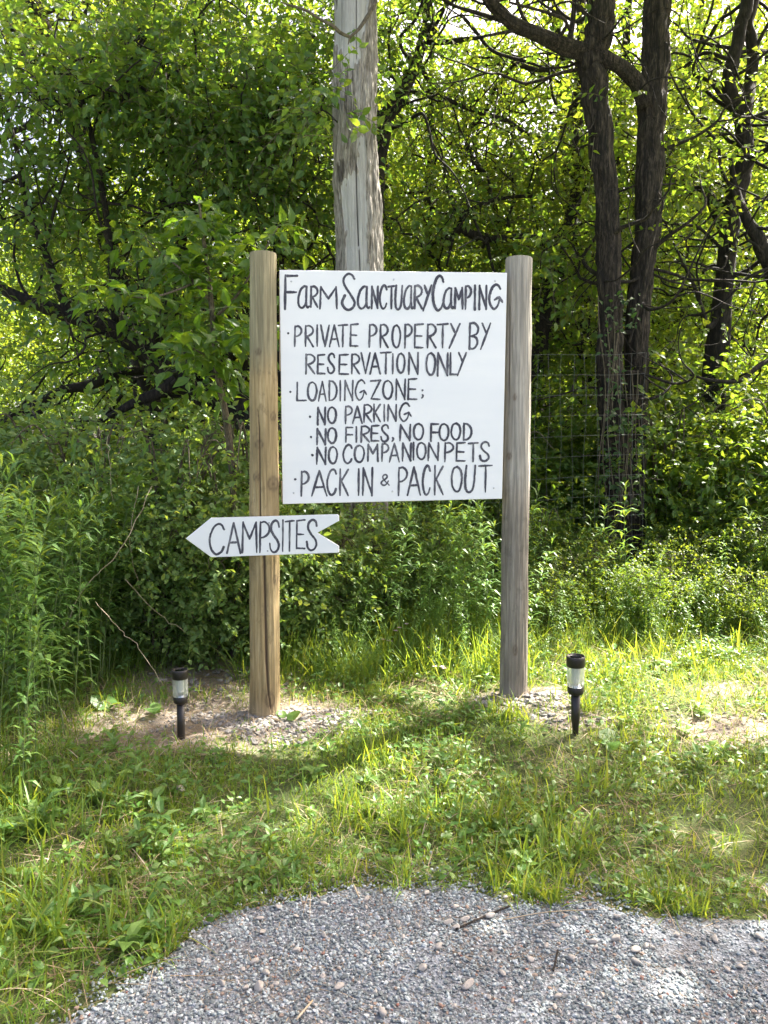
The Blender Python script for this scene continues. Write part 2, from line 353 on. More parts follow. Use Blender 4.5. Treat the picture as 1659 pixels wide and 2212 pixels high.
a1 = k.n('MixShader', {0: .5, 1: df.outputs[0], 2: dd.outputs[0]}); a2 = k.n('MixShader', {0: .38, 1: tr.outputs[0], 2: a1.outputs[0]}); a3 = k.n('MixShader', {0: .12, 1: a2.outputs[0], 2: gl.outputs[0]})
k.t.links.new(a3.outputs[0], k.out.inputs['Surface']); LENS = k.m
k = NT('frosted_tube'); k.surf((.62, .64, .60), .5); FROST = k.m
k = NT('chrome_reflector'); k.surf((.85, .86, .9), .12, Metallic=1.0); CHROME = k.m
k = NT('snag_wood'); at = k.n('Attribute', attribute_name='bare').outputs['Fac']
v = k.coord((1, 1, .16)); n1 = k.noise(v, 34, 6, .65, .5); n2 = k.noise(v, 110, 4); nb = k.noise(k.coord((1, 1, .04)), 60, 4); n4 = k.noise(k.coord((1, 1, .5)), 5, 4)
bk = k.ramp(k.mix(.35, n1.outputs[0], n2.outputs[0]), [(.36, (.07, .06, .05)), (.46, (.20, .18, .155)), (.56, (.35, .32, .285)), (.66, (.48, .455, .42))])
sl = k.ramp(nb, [(.3, (.36, .35, .335)), (.6, (.50, .49, .47)), (.8, (.58, .57, .55))]); sl = k.mix(k.ramp(n4, [(.45, 0), (.7, .5)]), sl, (.24, .22, .20))
c = k.mix(k.ramp(at, [(.35, 0), (.6, 1)]), bk, sl); c = k.mix(k.ramp(at, [(.0, 0), (.02, 0), (1, 0)]), c, c)
h = k.mix(at, n1.outputs[0], n2.outputs[0]); cr = k.n('Attribute', attribute_name='crack').outputs['Fac']
k.surf(k.mix(cr, c, (.02, .015, .012)), .9, h, .7, .015); SNAG = k.m

# ------------------------------------------------------------------ the setting: ground and gravel road
def BARE_AT(x, y):
    b = np.zeros_like(np.asarray(x, float))
    for (cx, cy, rx, ry, a) in BARES: b = np.maximum(b, a * np.exp(-(((x - cx) / rx) ** 2 + ((y - cy) / ry) ** 2)))
    return b
pL = hit(572, 1538); pR = hit(1108, 1497)
BARES = [(-.62, 4.0, .48, .32, 1.0), (-1.02, 3.9, .66, .44, 1.0), (-1.05, 4.6, .7, .5, 1.0), (-.35, 4.05, .28, .2, .8), (.80, 4.12, .34, .22, 1.0), (.98, 3.86, .25, .12, .8), (1.75, 3.72, .40, .20, .9), (1.95, 4.25, .35, .2, .6)]
xs = np.unique(np.concatenate([np.linspace(-4.5, 4.5, 181), np.linspace(-14, 14, 113), np.linspace(-60, 60, 61), np.linspace(-700, 700, 29)]))
ys = np.unique(np.concatenate([np.linspace(-2, 7, 181), np.linspace(-6, 24, 91), np.linspace(-60, 80, 61), np.linspace(-300, 900, 25)]))
X, Yg = np.meshgrid(xs, ys); nx, ny = len(xs), len(ys)
Zg = gz(X, Yg); f = MB(); i = (np.arange(ny - 1)[:, None] * nx + np.arange(nx - 1)[None]).ravel()
f.add(np.stack([X, Yg, Zg], -1), np.stack([i, i + 1, i + nx + 1, i + nx], -1), 0, BARE_AT(X, Yg).ravel())
tag(f.build('ground', SOIL, smooth=True, attr='bare'), kind='structure')
# gravel road: a sheet that follows the ground and ends along a ragged edge
f = MB(); rx = np.linspace(-14, 14, 281); tt = np.linspace(0, 1, 28)
e = road_edge(rx) + .06 * wob(rx, rx * .3, 7) + .03 * wob(rx, rx, 19, 1) + .03
RX = np.repeat(rx[:, None], 28, 1); RY = e[:, None] - (tt[None] ** 1.5) * (e[:, None] + 7.0)
RZ = gz(RX, RY) + .004 - .012 * (tt[None] < .001)
i = (np.arange(280)[:, None] * 28 + np.arange(27)[None]).ravel()
f.add(np.stack([RX, RY, RZ], -1), np.stack([i, i + 1, i + 29, i + 28], -1)); tag(f.build('gravel_road', FINES, smooth=True), kind='structure')

# stones: irregular angular chips and rounded pebbles
bm_ = np.array([[0, 0, -1], [.72, -.53, -.45], [-.28, -.85, -.45], [-.89, 0, -.45], [-.28, .85, -.45], [.72, .53, -.45], [.28, -.85, .45], [-.72, -.53, .45], [-.72, .53, .45], [.28, .85, .45], [.89, 0, .45], [0, 0, 1]])
icof = np.array([[0, 1, 2], [1, 0, 5], [0, 2, 3], [0, 3, 4], [0, 4, 5], [1, 5, 10], [2, 1, 6], [3, 2, 7], [4, 3, 8], [5, 4, 9], [1, 10, 6], [2, 6, 7], [3, 7, 8], [4, 8, 9], [5, 9, 10], [6, 10, 11], [7, 6, 11], [8, 7, 11], [9, 8, 11], [10, 9, 11]])
def stones(mb, g, P, S, flat=.6, jit=.28):
    n = len(P); V = bm_[None] * (1 + g.uniform(-jit, jit, (n, 12, 1))); V = V * np.stack([g.uniform(.75, 1.3, n), g.uniform(.6, 1.0, n), np.full(n, flat) * g.uniform(.7, 1.2, n)], -1)[:, None]
    a = g.uniform(0, 2 * np.pi, n); t = g.normal(0, .35, n); c, s_ = np.cos(a)[:, None], np.sin(a)[:, None]
    z = V[..., 2] * np.cos(t)[:, None] - V[..., 0] * np.sin(t)[:, None]; x0 = V[..., 0] * np.cos(t)[:, None] + V[..., 2] * np.sin(t)[:, None]
    V = np.stack([x0 * c - V[..., 1] * s_, x0 * s_ + V[..., 1] * c, z], -1) * S[:, None, None] + P[:, None]
    mb.add(V.reshape(-1, 3), (icof[None] + np.arange(n)[:, None, None] * 12).reshape(-1, 3))
g = np.random.default_rng(3)
N = 135000; x = g.uniform(-2.6, 3.2, N); y = g.uniform(1.15, 2.95, N)
d = road_edge(x) - y; keep = (d > .05 - .30 * g.random(N) ** 3 + .05 * wob(x, y, 8)) & ((d < 1.2)) & (g.random(N) < np.clip(1.0 - .75 * sm(.15, .7, wob(x, y, 3.3, 4) + .3 * wob(x, y, 11, 2)) * sm(1.9, 2.2, y), 0, 1)); x, y = x[keep], y[keep]
S = .0029 + .0054 * g.random(len(x)) ** 2.2
f = MB(); stones(f, g, np.stack([x, y, gz(x, y) + .005 + S * .15], -1), S, .65); tag(f.build('gravel', GRAVEL), kind='stuff')
# pebbly spoil round the posts and on the worn patches
f = MB()
def scatter(cx, cy, rx, ry, n, s0, s1):
    a = g.uniform(0, 2 * np.pi, n); q = np.sqrt(g.random(n)) * (1 + .25 * np.sin(a * 3 + cx))
    x = cx + rx * q * np.cos(a); y = cy + ry * q * np.sin(a); S = s0 + (s1 - s0) * g.random(n) ** 2.5
    stones(f, g, np.stack([x, y, gz(x, y) + S * .25], -1), S, .55)
scatter(-.60, 3.90, .36, .22, 900, .006, .022); scatter(-.36, 3.95, .30, .16, 380, .006, .02); scatter(-1.0, 4.0, .45, .35, 420, .004, .014); scatter(.80, 4.05, .30, .16, 520, .006, .022)
scatter(.95, 3.86, .22, .09, 160, .004, .014); scatter(1.75, 3.75, .35, .2, 120, .004, .012); scatter(-.9, 4.55, .5, .3, 200, .006, .03)
tag(f.build('pebbles', PEB), kind='stuff')

# larger loose stones, each a thing
def make_stone(seed, s, mat):
    q = np.random.default_rng(seed); t = np.linspace(0, np.pi, 9); p = np.linspace(0, 2 * np.pi, 14, endpoint=False)
    V = np.stack([np.sin(t)[:, None] * np.cos(p), np.sin(t)[:, None] * np.sin(p), np.cos(t)[:, None] * np.ones(14)], -1)
    for _ in range(6):
        n = nrm(q.standard_normal(3)); dd = V @ n; V = V - n * np.maximum(dd - q.uniform(.42, .8), 0)[..., None] * .95
    V = V * np.array([q.uniform(.9, 1.25), q.uniform(.65, .9), q.uniform(.42, .6)]) * s
    mb = MB(); i = np.arange(8)[:, None] * 14; j = np.arange(14)[None]; kx = (j + 1) % 14
    mb.add(V.reshape(-1, 3), np.stack([i + j, i + 14 + j, i + 14 + kx, i + kx], -1).reshape(-1, 4)); return mb.build('stone', mat, smooth=True)
STONES = [(912, 2098, 24, 'pale grey stone lying alone on the gravel, largest in the middle'), (948, 2052, 20, None), (968, 1998, 20, None), (1060, 1985, 20, None), (985, 2010, 22, None), (985, 1965, 18, None), (825, 2196, 26, None), (1010, 2135, 28, None), (1085, 2108, 18, None), (1145, 2078, 20, None), (1235, 2075, 24, None), (1180, 2050, 16, None), (1280, 2040, 18, None), (1370, 2060, 26, None), (1395, 2050, 18, None), (1460, 2025, 15, None), (1475, 2110, 16, None), (1545, 2035, 20, None), (1570, 2100, 14, None), (1640, 2030, 24, None), (1600, 2095, 18, None), (1205, 2160, 18, None), (1300, 2155, 14, None), (730, 2140, 24, None), (560, 2140, 30, None), (525, 2100, 14, None), (550, 2085, 20, None), (480, 2130, 18, None), (575, 2110, 22, None), (530, 2140, 18, None), (595, 2132, 16, None), (640, 2060, 18, None), (700, 2025, 16, None), (560, 1990, 16, None), (600, 1965, 18, None), (640, 1985, 14, None), (700, 1960, 16, None), (790, 1965, 12, None), (920, 1935, 16, None), (870, 2030, 14, None), (1090, 2020, 14, None), (1330, 2035, 22, None), (1200, 2005, 14, None), (1425, 2150, 14, None), (1100, 2190, 18, None), (980, 2180, 14, None)]
for q in range(45):
    u = g.uniform(230, 1659); v = 1925 + 270 * g.random() ** 1.5
    if v > np.interp(u, [200, 330, 430, 520, 640, 800, 1400], [2230, 2150, 2050, 1985, 1960, 1930, 1975]): STONES.append((u, v, g.uniform(9, 19), None))
protos = [make_stone(40 + q, 1.0, COB) for q in range(5)]
for q, (u, v, w, lab) in enumerate(STONES):
    p = hit(u, v); s = w / 2 / FPX * p[1] * 1.15; pr = protos[q % 5]
    o = pr if q < 5 else pr.copy()
    if q >= 5: COL.objects.link(o)
    o.scale = (s, s, s); o.location = (p[0], p[1], p[2] + s * .34 + .006); o.rotation_euler = (g.normal(0, .12), g.normal(0, .12), g.uniform(0, 6))
    tag(o, 'smooth grey or tan stone lying loose among the small blue-grey gravel chips', 'stone', 'loose stones on the gravel')
for (u, v, w, lab) in [(405, 1372, 34, 'pale square rock at the foot of the brambles behind the left path light'), (655, 1418, 34, 'pink-grey rock in the grass just right of the honey-coloured post'), (390, 1710, 30, 'flat pinkish stone in the turf below the left path light'), (1465, 1420, 22, 'small pale rock in the sunny grass right of the grey post')]:
    p = hit(u, v); s = w / 2 / FPX * p[1]; o = protos[0].copy(); COL.objects.link(o); o.scale = (s, s, s * 1.3); o.location = (p[0], p[1], p[2] + s * .35); o.rotation_euler = (.2, .1, g.uniform(0, 6))
    del o['group']; tag(o, lab, 'rock'); o.name = 'rock'

# ------------------------------------------------------------------ the two fence posts
def make_post(name, base, top, rb, rt, mat, crack, knots, seed):
    g = np.random.default_rng(seed); n, sd_ = 220, 160; z = np.linspace(-.12, 1, n); ax = base[None] + (top - base)[None] * np.clip(z, -.2, 1)[:, None]
    r = rb + (rt - rb) * np.clip(z, 0, 1) + .0014 * np.sin(z * 9 + seed); th = np.linspace(0, 2 * np.pi, sd_, endpoint=False)
    rr = r[:, None] * np.ones(sd_) + .0012 * smooth_noise(n, sd_, 25, 5, g) + .0005 * smooth_noise(n, sd_, 41, 1, g)
    P = lambda: ax[:, None] + rr[..., None] * np.stack([np.cos(th), np.sin(th), np.zeros(sd_)], -1)[None]
    V = P(); tone = np.zeros((n, sd_)); front = (np.sin(th) < .15)[None]
    # picture position of every vertex, to lay the crack and the knots on the side that faces the road
    def uv(V):
        q = V - np.array([0, 0, CAMZ]); yv = q[..., 1] * math.cos(PITCH) - q[..., 2] * math.sin(PITCH); zv = q[..., 1] * math.sin(PITCH) + q[..., 2] * math.cos(PITCH)
        return 829.5 + FPX * q[..., 0] / yv, 1106 - FPX * zv / yv
    u, v = uv(V); C = np.array(crack); cu = np.interp(v, C[:, 1], C[:, 0]); wv = np.interp(v, C[:, 1], C[:, 2])
    inside = (v > C[0, 1]) & (v < C[-1, 1]) & front; k_ = np.exp(-((u - cu) / np.maximum(wv, .3)) ** 2) * inside
    rr = rr - .014 * k_; tone = np.maximum(tone, np.clip(k_ * 1.3, 0, 1))
    for (ku, kv, kr, ell) in knots:
        q = np.sqrt(((u - ku) / kr) ** 2 + ((v - kv) / (kr * ell)) ** 2); ring = np.exp(-((q - .9) / .22) ** 2) * .55 + np.exp(-(q / .35) ** 2) * .6 + .25 * np.exp(-(q / 1.6) ** 2)
        tone = np.maximum(tone, ring * front); rr = rr + .002 * np.exp(-(q / .8) ** 2) * front
    V = P(); mb = MB(); i = np.arange(n - 1)[:, None] * sd_; j = np.arange(sd_)[None]; kx = (j + 1) % sd_
    mb.add(V.reshape(-1, 3), np.stack([i + j, i + kx, i + sd_ + kx, i + sd_ + j], -1).reshape(-1, 4), 0, tone.ravel())
    ring = V[-1]; c = ring.mean(0); e1 = c + (ring - c) * .975 + np.array([0, 0, .002])
    jj = np.arange(sd_); kk = (jj + 1) % sd_
    mb.add(np.vstack([ring, e1]), np.stack([jj, kk, sd_ + kk, sd_ + jj], -1), 1)
    mb.add(np.vstack([e1, c + np.array([0, 0, .002])]), np.stack([jj, kk, np.full(sd_, sd_)], -1), 1)
    return mb.build(name, [mat, ENDG], smooth=True, loc=base, attr='bare')
YL, YR = 4.05, 4.19
bl = W(572.5, 1538, YL); tl = W(568.5, 549, YL); br = W(1109, 1497, YR); tr_ = W(1120.5, 559, YR)
crkL = [(556, 880, .3), (560, 925, .9), (561, 1010, 1.2), (562, 1110, 1.3), (571, 1210, 2.2), (573.5, 1319, 2.8), (576, 1428, 3.0), (580, 1494, 2.0), (585, 1532, .6)]
o = make_post('wooden_post', bl, tl, .0815, .0675, POST_L, crkL, [(590, 900, 6, 1.5), (554, 1030, 7, 1.3), (590, 1045, 12, 1.2), (595, 1252, 5, 2.0), (583, 1512, 10, 1.6), (560, 960, 9, .9), (558, 760, 6, 1)], 4)
tag(o, 'honey-coloured round wooden post with a long crack, carrying the arrow sign', 'post')
crkR = [(1100, 640, .2), (1101, 700, .7), (1100, 800, .9), (1099, 900, .3)]
o = make_post('wooden_post', br, tr_, .0745, .0705, POST_R, crkR, [(1112, 858, 4, 1.4), (1100, 985, 5, 1.2), (1113, 1405, 5, 2.0)], 9)
tag(o, 'weathered grey round wooden post at the right edge of the white sign', 'post')

# ------------------------------------------------------------------ lettering
def arcp(cx, cy, rx, ry, a0, a1, n=14):
    t = np.radians(np.linspace(a0, a1, n)); return [(cx + rx * math.cos(x), cy + ry * math.sin(x)) for x in t]
Pb = ('s', [(.08, .03), (.5, 0), (.88, .1), (1, .24), (.86, .38), (.5, .48), (.1, .52)])
GL = {
 'A': [('l', [(.5, 0), (0, 1)]), ('l', [(.5, 0), (1, 1)]), ('l', [(.2, .66), (.82, .64)])],
 'B': [('l', [(.06, 0), (0, 1)]), ('s', [(.08, .02), (.5, -.01), (.85, .1), (.95, .24), (.75, .42), (.12, .5)]), ('s', [(.12, .5), (.7, .56), (.86, .75), (.65, .93), (.3, 1), (.02, .97)])],
 'C': [('s', [(1, .17), (.85, .03), (.6, -.01), (.3, .1), (.06, .35), (0, .6), (.15, .87), (.45, 1.01), (.8, .93), (.98, .77)])],
 'D': [('l', [(.04, 0), (0, 1)]), ('s', [(.05, .02), (.5, .05), (.88, .25), (1, .5), (.86, .78), (.5, .95), (.02, .99)])],
 'E': [('l', [(.06, .02), (0, .98)]), ('l', [(.07, .03), (1, .0)]), ('l', [(.06, .49), (.85, .5)]), ('l', [(.02, .97), (1, .98)])],
 'F': [('l', [(.05, 0), (.02, 1)]), ('l', [(.06, .02), (1, .02)]), ('l', [(.06, .5), (.95, .5)])],
 'G': [('s', [(.84, .16), (.7, .03), (.48, -.01), (.2, .14), (0, .5), (.06, .8), (.32, 1), (.56, .93), (.72, .75), (.78, .5)]), ('l', [(.40, .62), (.78, .5)]), ('l', [(.78, .5), (1, .72)])],
 'I': [('l', [(.55, 0), (.45, 1)])],
 'K': [('l', [(.05, 0), (.02, 1)]), ('l', [(1, .02), (.08, .52)]), ('l', [(.2, .46), (1, 1)])],
 'L': [('l', [(.04, 0), (0, .98)]), ('l', [(0, .98), (1, .97)])],
 'M': [('l', [(.05, 0), (0, 1)]), ('l', [(.05, .02), (.5, .55)]), ('l', [(.5, .55), (.95, .02)]), ('l', [(.95, .0), (1, 1)])],
 'N': [('l', [(.06, 0), (0, 1)]), ('l', [(.06, .02), (.96, .98)]), ('l', [(1, 0), (.95, 1)])],
 'O': [('s', [(.5, 0), (.18, .1), (0, .45), (.1, .82), (.45, 1), (.8, .9), (1, .5), (.88, .15), (.55, 0)])],
 'P': [('l', [(.06, 0), (0, 1)]), Pb],
 'R': [('l', [(.06, 0), (.02, 1)]), Pb, ('l', [(.2, .50), (1, 1)])],
 'S': [('s', [(.95, .2), (.85, .05), (.55, -.01), (.2, .1), (.14, .28), (.4, .46), (.8, .64), (.92, .8), (.75, .95), (.4, 1.01), (.1, .92), (0, .72)])],
 'T': [('l', [(0, .03), (1, 0)]), ('l', [(.52, .02), (.48, 1)])],
 'U': [('s', [(.14, 0), (.05, .3), (0, .65), (.1, .92), (.38, 1.01), (.7, .9), (.86, .6), (.96, 0)])],
 'V': [('l', [(0, 0), (.5, 1)]), ('l', [(1, 0), (.5, 1)])],
 'Y': [('l', [(.16, 0), (.56, .38)]), ('l', [(1, 0), (0, 1)])],
 'Z': [('l', [(0, .04), (1, 0)]), ('l', [(1, 0), (.02, .98)]), ('l', [(.02, .98), (.95, 1)])],
 'a': [('s', [(.80, .02), (.55, 0), (.2, .2), (0, .6), (.08, .9), (.35, 1.0), (.62, .9), (.78, .7)]), ('s', [(.82, 0), (.78, .5), (.8, .85), (.92, .98), (1.05, .93)])],
 '$': [('s', [(.98, .13), (.8, .02), (.5, -.02), (.2, .06), (.08, .2), (.3, .38), (.75, .62), (1, .8), (.85, .95), (.45, 1.01), (.1, .92), (-.02, .78), (.2, .6)])],
 '&': [('s', [(1, 1), (.5, .62), (.2, .3), (.3, .05), (.6, 0), (.75, .2), (.5, .42), (.12, .62), (0, .82), (.25, 1), (.6, .93), (.9, .6)])],
 '.': [('s', [(0, 0), (.5, .5)])], ',': [('s', [(.5, 0), (.9, .3), (.8, .65), (.2, 1)])]}
CROPS = {'A': (690, 670, 5.53), 'B': (980, 670, 5.53), 'C': (690, 790, 5.53), 'D': (980, 790, 5.53), 'E': (690, 940, 5.53), 'F': (980, 940, 5.53), 'G': (690, 1090, 5.53), 'H': (980, 1090, 5.53), 'J': (455, 1270, 4.046)}
TXT = """A F 122 290 100 570 20|A a 308 448 255 552 19|A R 480 575 255 540 18|A M 608 842 260 562 17|A $ 918 1086 90 575 20|A a 1132 1285 258 562 18|A N 1322 1408 255 560 18|A C 1435 1530 245 560 18|A T 1552 1640 250 560 18
B U 45 145 245 572 19|B a 165 290 250 565 18|B R 310 412 245 560 19|B Y 430 545 240 590 19|B C 565 710 115 583 21|B a 712 845 280 560 19|B M 870 975 275 565 19|B P 1015 1092 250 572 18|B I 1135 1155 240 575 19|B N 1205 1305 245 570 18|B G 1345 1525 235 565 19
C . 166 176 236 246 18|C P 258 352 140 420 16|C R 405 512 135 420 16|C I 562 575 125 415 16|C V 620 735 128 425 16|C A 740 872 125 425 15|C T 862 985 122 425 15|C E 1028 1132 112 422 15|C P 1290 1390 120 430 16|C R 1440 1545 120 435 16|D O 5 115 128 435 16|D P 178 275 118 440 17|D E 312 428 112 445 16|D R 488 605 115 438 17|D T 628 772 110 440 16|D Y 790 938 108 445 18|D B 1070 1198 100 455 18|D Y 1225 1362 100 462 16
C R 412 535 532 800 16|C E 575 672 535 802 16|C S 715 812 522 790 16|C E 872 1000 532 810 15|C R 1045 1152 530 800 16|C V 1178 1298 512 795 15|C A 1300 1440 515 800 16|C T 1448 1590 502 795 15|C I 1597 1632 520 798 15|D O 70 175 518 785 16|D N 230 360 508 805 17|D O 475 597 512 815 17|D N 630 770 510 828 17|D L 805 915 510 815 16|D Y 905 1025 508 825 16
E . 198 207 218 228 18|E L 290 415 90 345 15|E O 440 562 85 340 17|E A 588 692 75 345 13|E D 735 840 65 340 15|E I 884 892 65 345 14|E N 950 1062 62 335 14|E G 1100 1250 60 332 13|E Z 1312 1442 60 322 15|E O 1480 1610 65 315 16|F N 55 182 45 328 15|F E 222 342 38 328 15|F . 419 428 196 205 18|F , 405 430 255 305 13
E . 470 480 560 570 18|E N 575 680 435 672 17|E O 718 830 432 652 17|E P 960 1052 420 658 15|E A 1060 1190 420 655 16|E R 1215 1322 398 640 16|E K 1352 1440 390 632 16|E I 1491 1503 395 625 15|E N 1545 1662 395 622 16|F G 105 265 378 625 15
E . 483 493 843 853 18|E N 566 687 732 948 18|E O 718 832 718 930 18|E F 965 1062 708 915 14|E I 1107 1115 705 915 16|E R 1175 1290 695 912 16|E E 1315 1422 685 902 16|E S 1452 1558 678 905 17|E , 1595 1625 850 905 14|F N 110 252 672 892 17|F O 300 432 660 880 17|F F 535 642 660 900 17|F O 655 782 662 890 17|F O 820 945 655 880 17|F D 990 1098 655 885 17
G . 500 510 260 270 18|G N 563 688 158 390 17|G O 730 845 150 380 17|G C 930 1048 125 375 17|G O 1087 1218 130 362 17|G M 1270 1408 118 348 17|G P 1465 1555 108 350 16|G A 1568 1704 102 358 15|H N 145 262 98 345 17|H I 290 303 92 330 17|H O 345 467 93 322 16|H N 500 642 93 340 16|H P 730 848 95 355 15|H E 890 1008 92 350 15|H T 1055 1188 96 352 15|H S 1215 1347 85 345 17
G . 264 272 596 606 18|G P 350 452 492 828 17|G A 495 702 482 828 17|G C 708 832 465 812 18|G K 882 998 455 822 17|G I 1136 1150 455 820 17|G N 1200 1332 440 822 17|G & 1455 1565 535 680 13|H P 90 208 435 820 16|H A 215 392 428 818 17|H C 425 525 415 810 18|H K 588 705 410 812 16|H O 825 965 425 768 17|H U 1010 1155 410 775 18|H T 1200 1385 405 775 15"""
ARW = "J C 280 425 165 465 13|J A 455 592 150 455 12|J M 610 757 142 450 12|J P 788 885 140 452 12|J S 888 987 130 445 13|J I 1014 1026 122 438 10|J T 1045 1132 128 435 11|J E 1158 1242 120 415 10|J S 1262 1368 122 425 13|J . 880 886 150 156 8|J . 867 873 434 440 8"
def ribbons(mb, txt, proj, nrm_, g):
    cnt = 0
    for it in txt.replace('\n', '|').split('|'):
        c, ch, x0, x1, y0, y1, w = it.split(' '); ox, oy, k_ = CROPS[c]; x0, x1, y0, y1, w = map(float, (x0, x1, y0, y1, w))
        for (kind, pts) in GL[ch]:
            p = np.array(pts); p = np.stack([x0 + (x1 - x0) * p[:, 0], y0 + (y1 - y0) * p[:, 1]], -1) / k_ + np.array([ox, oy])
            p = p / 1.15732
            if kind == 's': p = spline(p, 8)
            else: p = p[0] + (p[-1] - p[0]) * np.linspace(0, 1, 12)[:, None]
            n = len(p); hw = .9 * w / k_ / 1.15732; t = np.linspace(0, 1, n)
            wv = hw * (1.0 + .12 * np.sin(t * 5 + g.uniform(0, 6)) + .05 * g.standard_normal(n)) * (1 - .30 * sm(.75, 1, t) * (g.random() < .6)) * (1 - .18 * sm(.2, 0, t))
            p = p + g.normal(0, .15, p.shape)
            T = nrm(np.gradient(p, axis=0)); S_ = np.stack([-T[:, 1], T[:, 0]], -1)
            a = p + S_ * wv[:, None]; b = p - S_ * wv[:, None]; ca = p[0] + 0; 
            fan0 = [p[0] + wv[0] * (S_[0] * math.cos(q) - T[0] * math.sin(q)) for q in np.linspace(0, np.pi, 7)[1:-1]]
            fan1 = [p[-1] + wv[-1] * (S_[-1] * math.cos(q) + T[-1] * math.sin(q)) for q in np.linspace(0, np.pi, 7)[1:-1]]
            pts2 = np.vstack([a, b, fan0, fan1, p[:1], p[-1:]]); off = .0008 + .00004 * (cnt % 40); cnt += 1
            V = np.array([proj(q[0], q[1]) for q in pts2]) + nrm_ * off
            i = np.arange(n - 1); F = [np.stack([i, i + n, i + n + 1, i + 1], -1)]
            r0 = [0] + list(range(2 * n, 2 * n + 5)) + [n]; r1 = [n - 1] + list(range(2 * n + 5, 2 * n + 10)) + [2 * n - 1]; c0, c1 = 2 * n + 10, 2 * n + 11
            F.append(np.array([[c0, r0[q], r0[q + 1]] for q in range(6)] + [[c1, r1[q + 1], r1[q]] for q in range(6)]))
            mb.add(V, F)
def plane_proj(p0, p1):
    """projection of a picture position on the upright plane through p0 and p1"""
    d = np.array([p1[0] - p0[0], p1[1] - p0[1], 0]); n = nrm(np.array([d[1], -d[0], 0.])); c = np.array([0, 0, CAMZ])
    def f(u, v):
        r = W(u, v, 1.0) - c; return c + r * ((np.array([*p0, 0]) - c).dot(n) / r.dot(n))
    return f, n
def slab(mb, ring, n, th, m_face=0, m_edge=1, bev=.003):
    """a board: outline ring (3-D, front face), normal n, thickness th, with a small bevelled edge"""
    ring = np.array(ring); k_ = len(ring); c = ring.mean(0); inn = c + (ring - c) * (1 - bev / np.linalg.norm(ring - c, axis=1))[:, None] + n * .0
    fr = ring - n * bev; bk = ring - n * th; V = np.vstack([inn, fr, bk]); j = np.arange(k_); q = (j + 1) % k_
    mb.add(V, [np.arange(k_)[None]], m_face)
    mb.add(V, [np.stack([j, k_ + j, k_ + q, q], -1)], m_face); mb.add(V, [np.stack([k_ + j, 2 * k_ + j, 2 * k_ + q, k_ + q], -1)], m_edge); mb.add(V, [np.arange(2 * k_, 3 * k_)[::-1][None]], m_edge)
def screw(parent, p, n, r=.0052):
    t = np.linspace(0, 2 * np.pi, 12, endpoint=False); x = np.array([-n[1], n[0], 0]); y = np.array([0, 0, 1.])
    ring = lambda q, h: p + n * h + q * (np.cos(t)[:, None] * x + np.sin(t)[:, None] * y)
    mb = MB(); V = np.vstack([ring(r, 0.0005), ring(r * .9, .0022), ring(r * .4, .003)]); j = np.arange(12); kx = (j + 1) % 12
    mb.add(V, [np.stack([j, kx, 12 + kx, 12 + j], -1), np.stack([12 + j, 12 + kx, 24 + kx, 24 + j], -1), np.arange(24, 36)[None]]); return mb.build('screw', ZINC, parent, True)
src = lambda c, x, y: ((CROPS[c][0] + x / CROPS[c][2]) / 1.15732, (CROPS[c][1] + y / CROPS[c][2]) / 1.15732)
prj, bn = plane_proj((-.537, 4.045), (.637, 4.10)); g = np.random.default_rng(5)
ring = [prj(*src('A', 45, 25)), prj(*src('G', 92, 942)), prj(*src('H', 1522, 868)), prj(*src('B', 1592, 64))]
sign = empty('information_sign', ((ring[1] + ring[2]) / 2)); so_ = np.array(sign.location)
tag(sign, 'large white board hand lettered with camping rules, fixed between the two wooden posts', 'sign')
mb = MB(); slab(mb, ring, bn, .014); mb.build('board', [WHITE, RAW], sign, loc=None).location = -so_
mb = MB(); ribbons(mb, TXT, prj, bn, g); mb.build('lettering', INK, sign).location = -so_
for c, x, y in [('A', 212, 185), ('B', 25, 160), ('B', 1425, 180), ('G', 245, 785), ('G', 1610, 765), ('H', 1408, 720)]: screw(sign, prj(*src(c, x, y)), bn).location = -so_
for (u0, u1, v0, v1) in [(602.0, 640, 592, 800), (606, 645, 1040, 1084)]:      # raw battens behind the left edge
    q = [prj(u0, v0), prj(u0 + 1, v1), prj(u1, v1), prj(u1, v0)]; mb = MB(); slab(mb, [a - bn * .0175 for a in q], bn, .02, 0, 0); mb.build('batten', RAW, sign).location = -so_
prj2, an = plane_proj((-1.2, 3.952), (0., 3.952))
ol = [(35, 310), (292, 499), (1580, 453), (1588, 446), (1588, 386), (1368, 252), (1588, 130), (1588, 80), (1574, 65), (290, 101)]
ring = [prj2(*src('J', x, y)) for x, y in ol]; arrow = empty('arrow_sign', prj2(572, 1155)); ao = np.array(arrow.location)
tag(arrow, 'white wooden arrow lettered CAMPSITES pointing left with a notched tail', 'sign')
mb = MB(); slab(mb, ring, an, .018, 0, 0, .004); mb.build('board', WHITE, arrow).location = -ao
mb = MB(); ribbons(mb, ARW, prj2, an, g); mb.build('lettering', INK, arrow).location = -ao
for x, y in [(883, 153), (870, 437)]: screw(arrow, prj2(*src('J', x, y)), an, .003).location = -ao

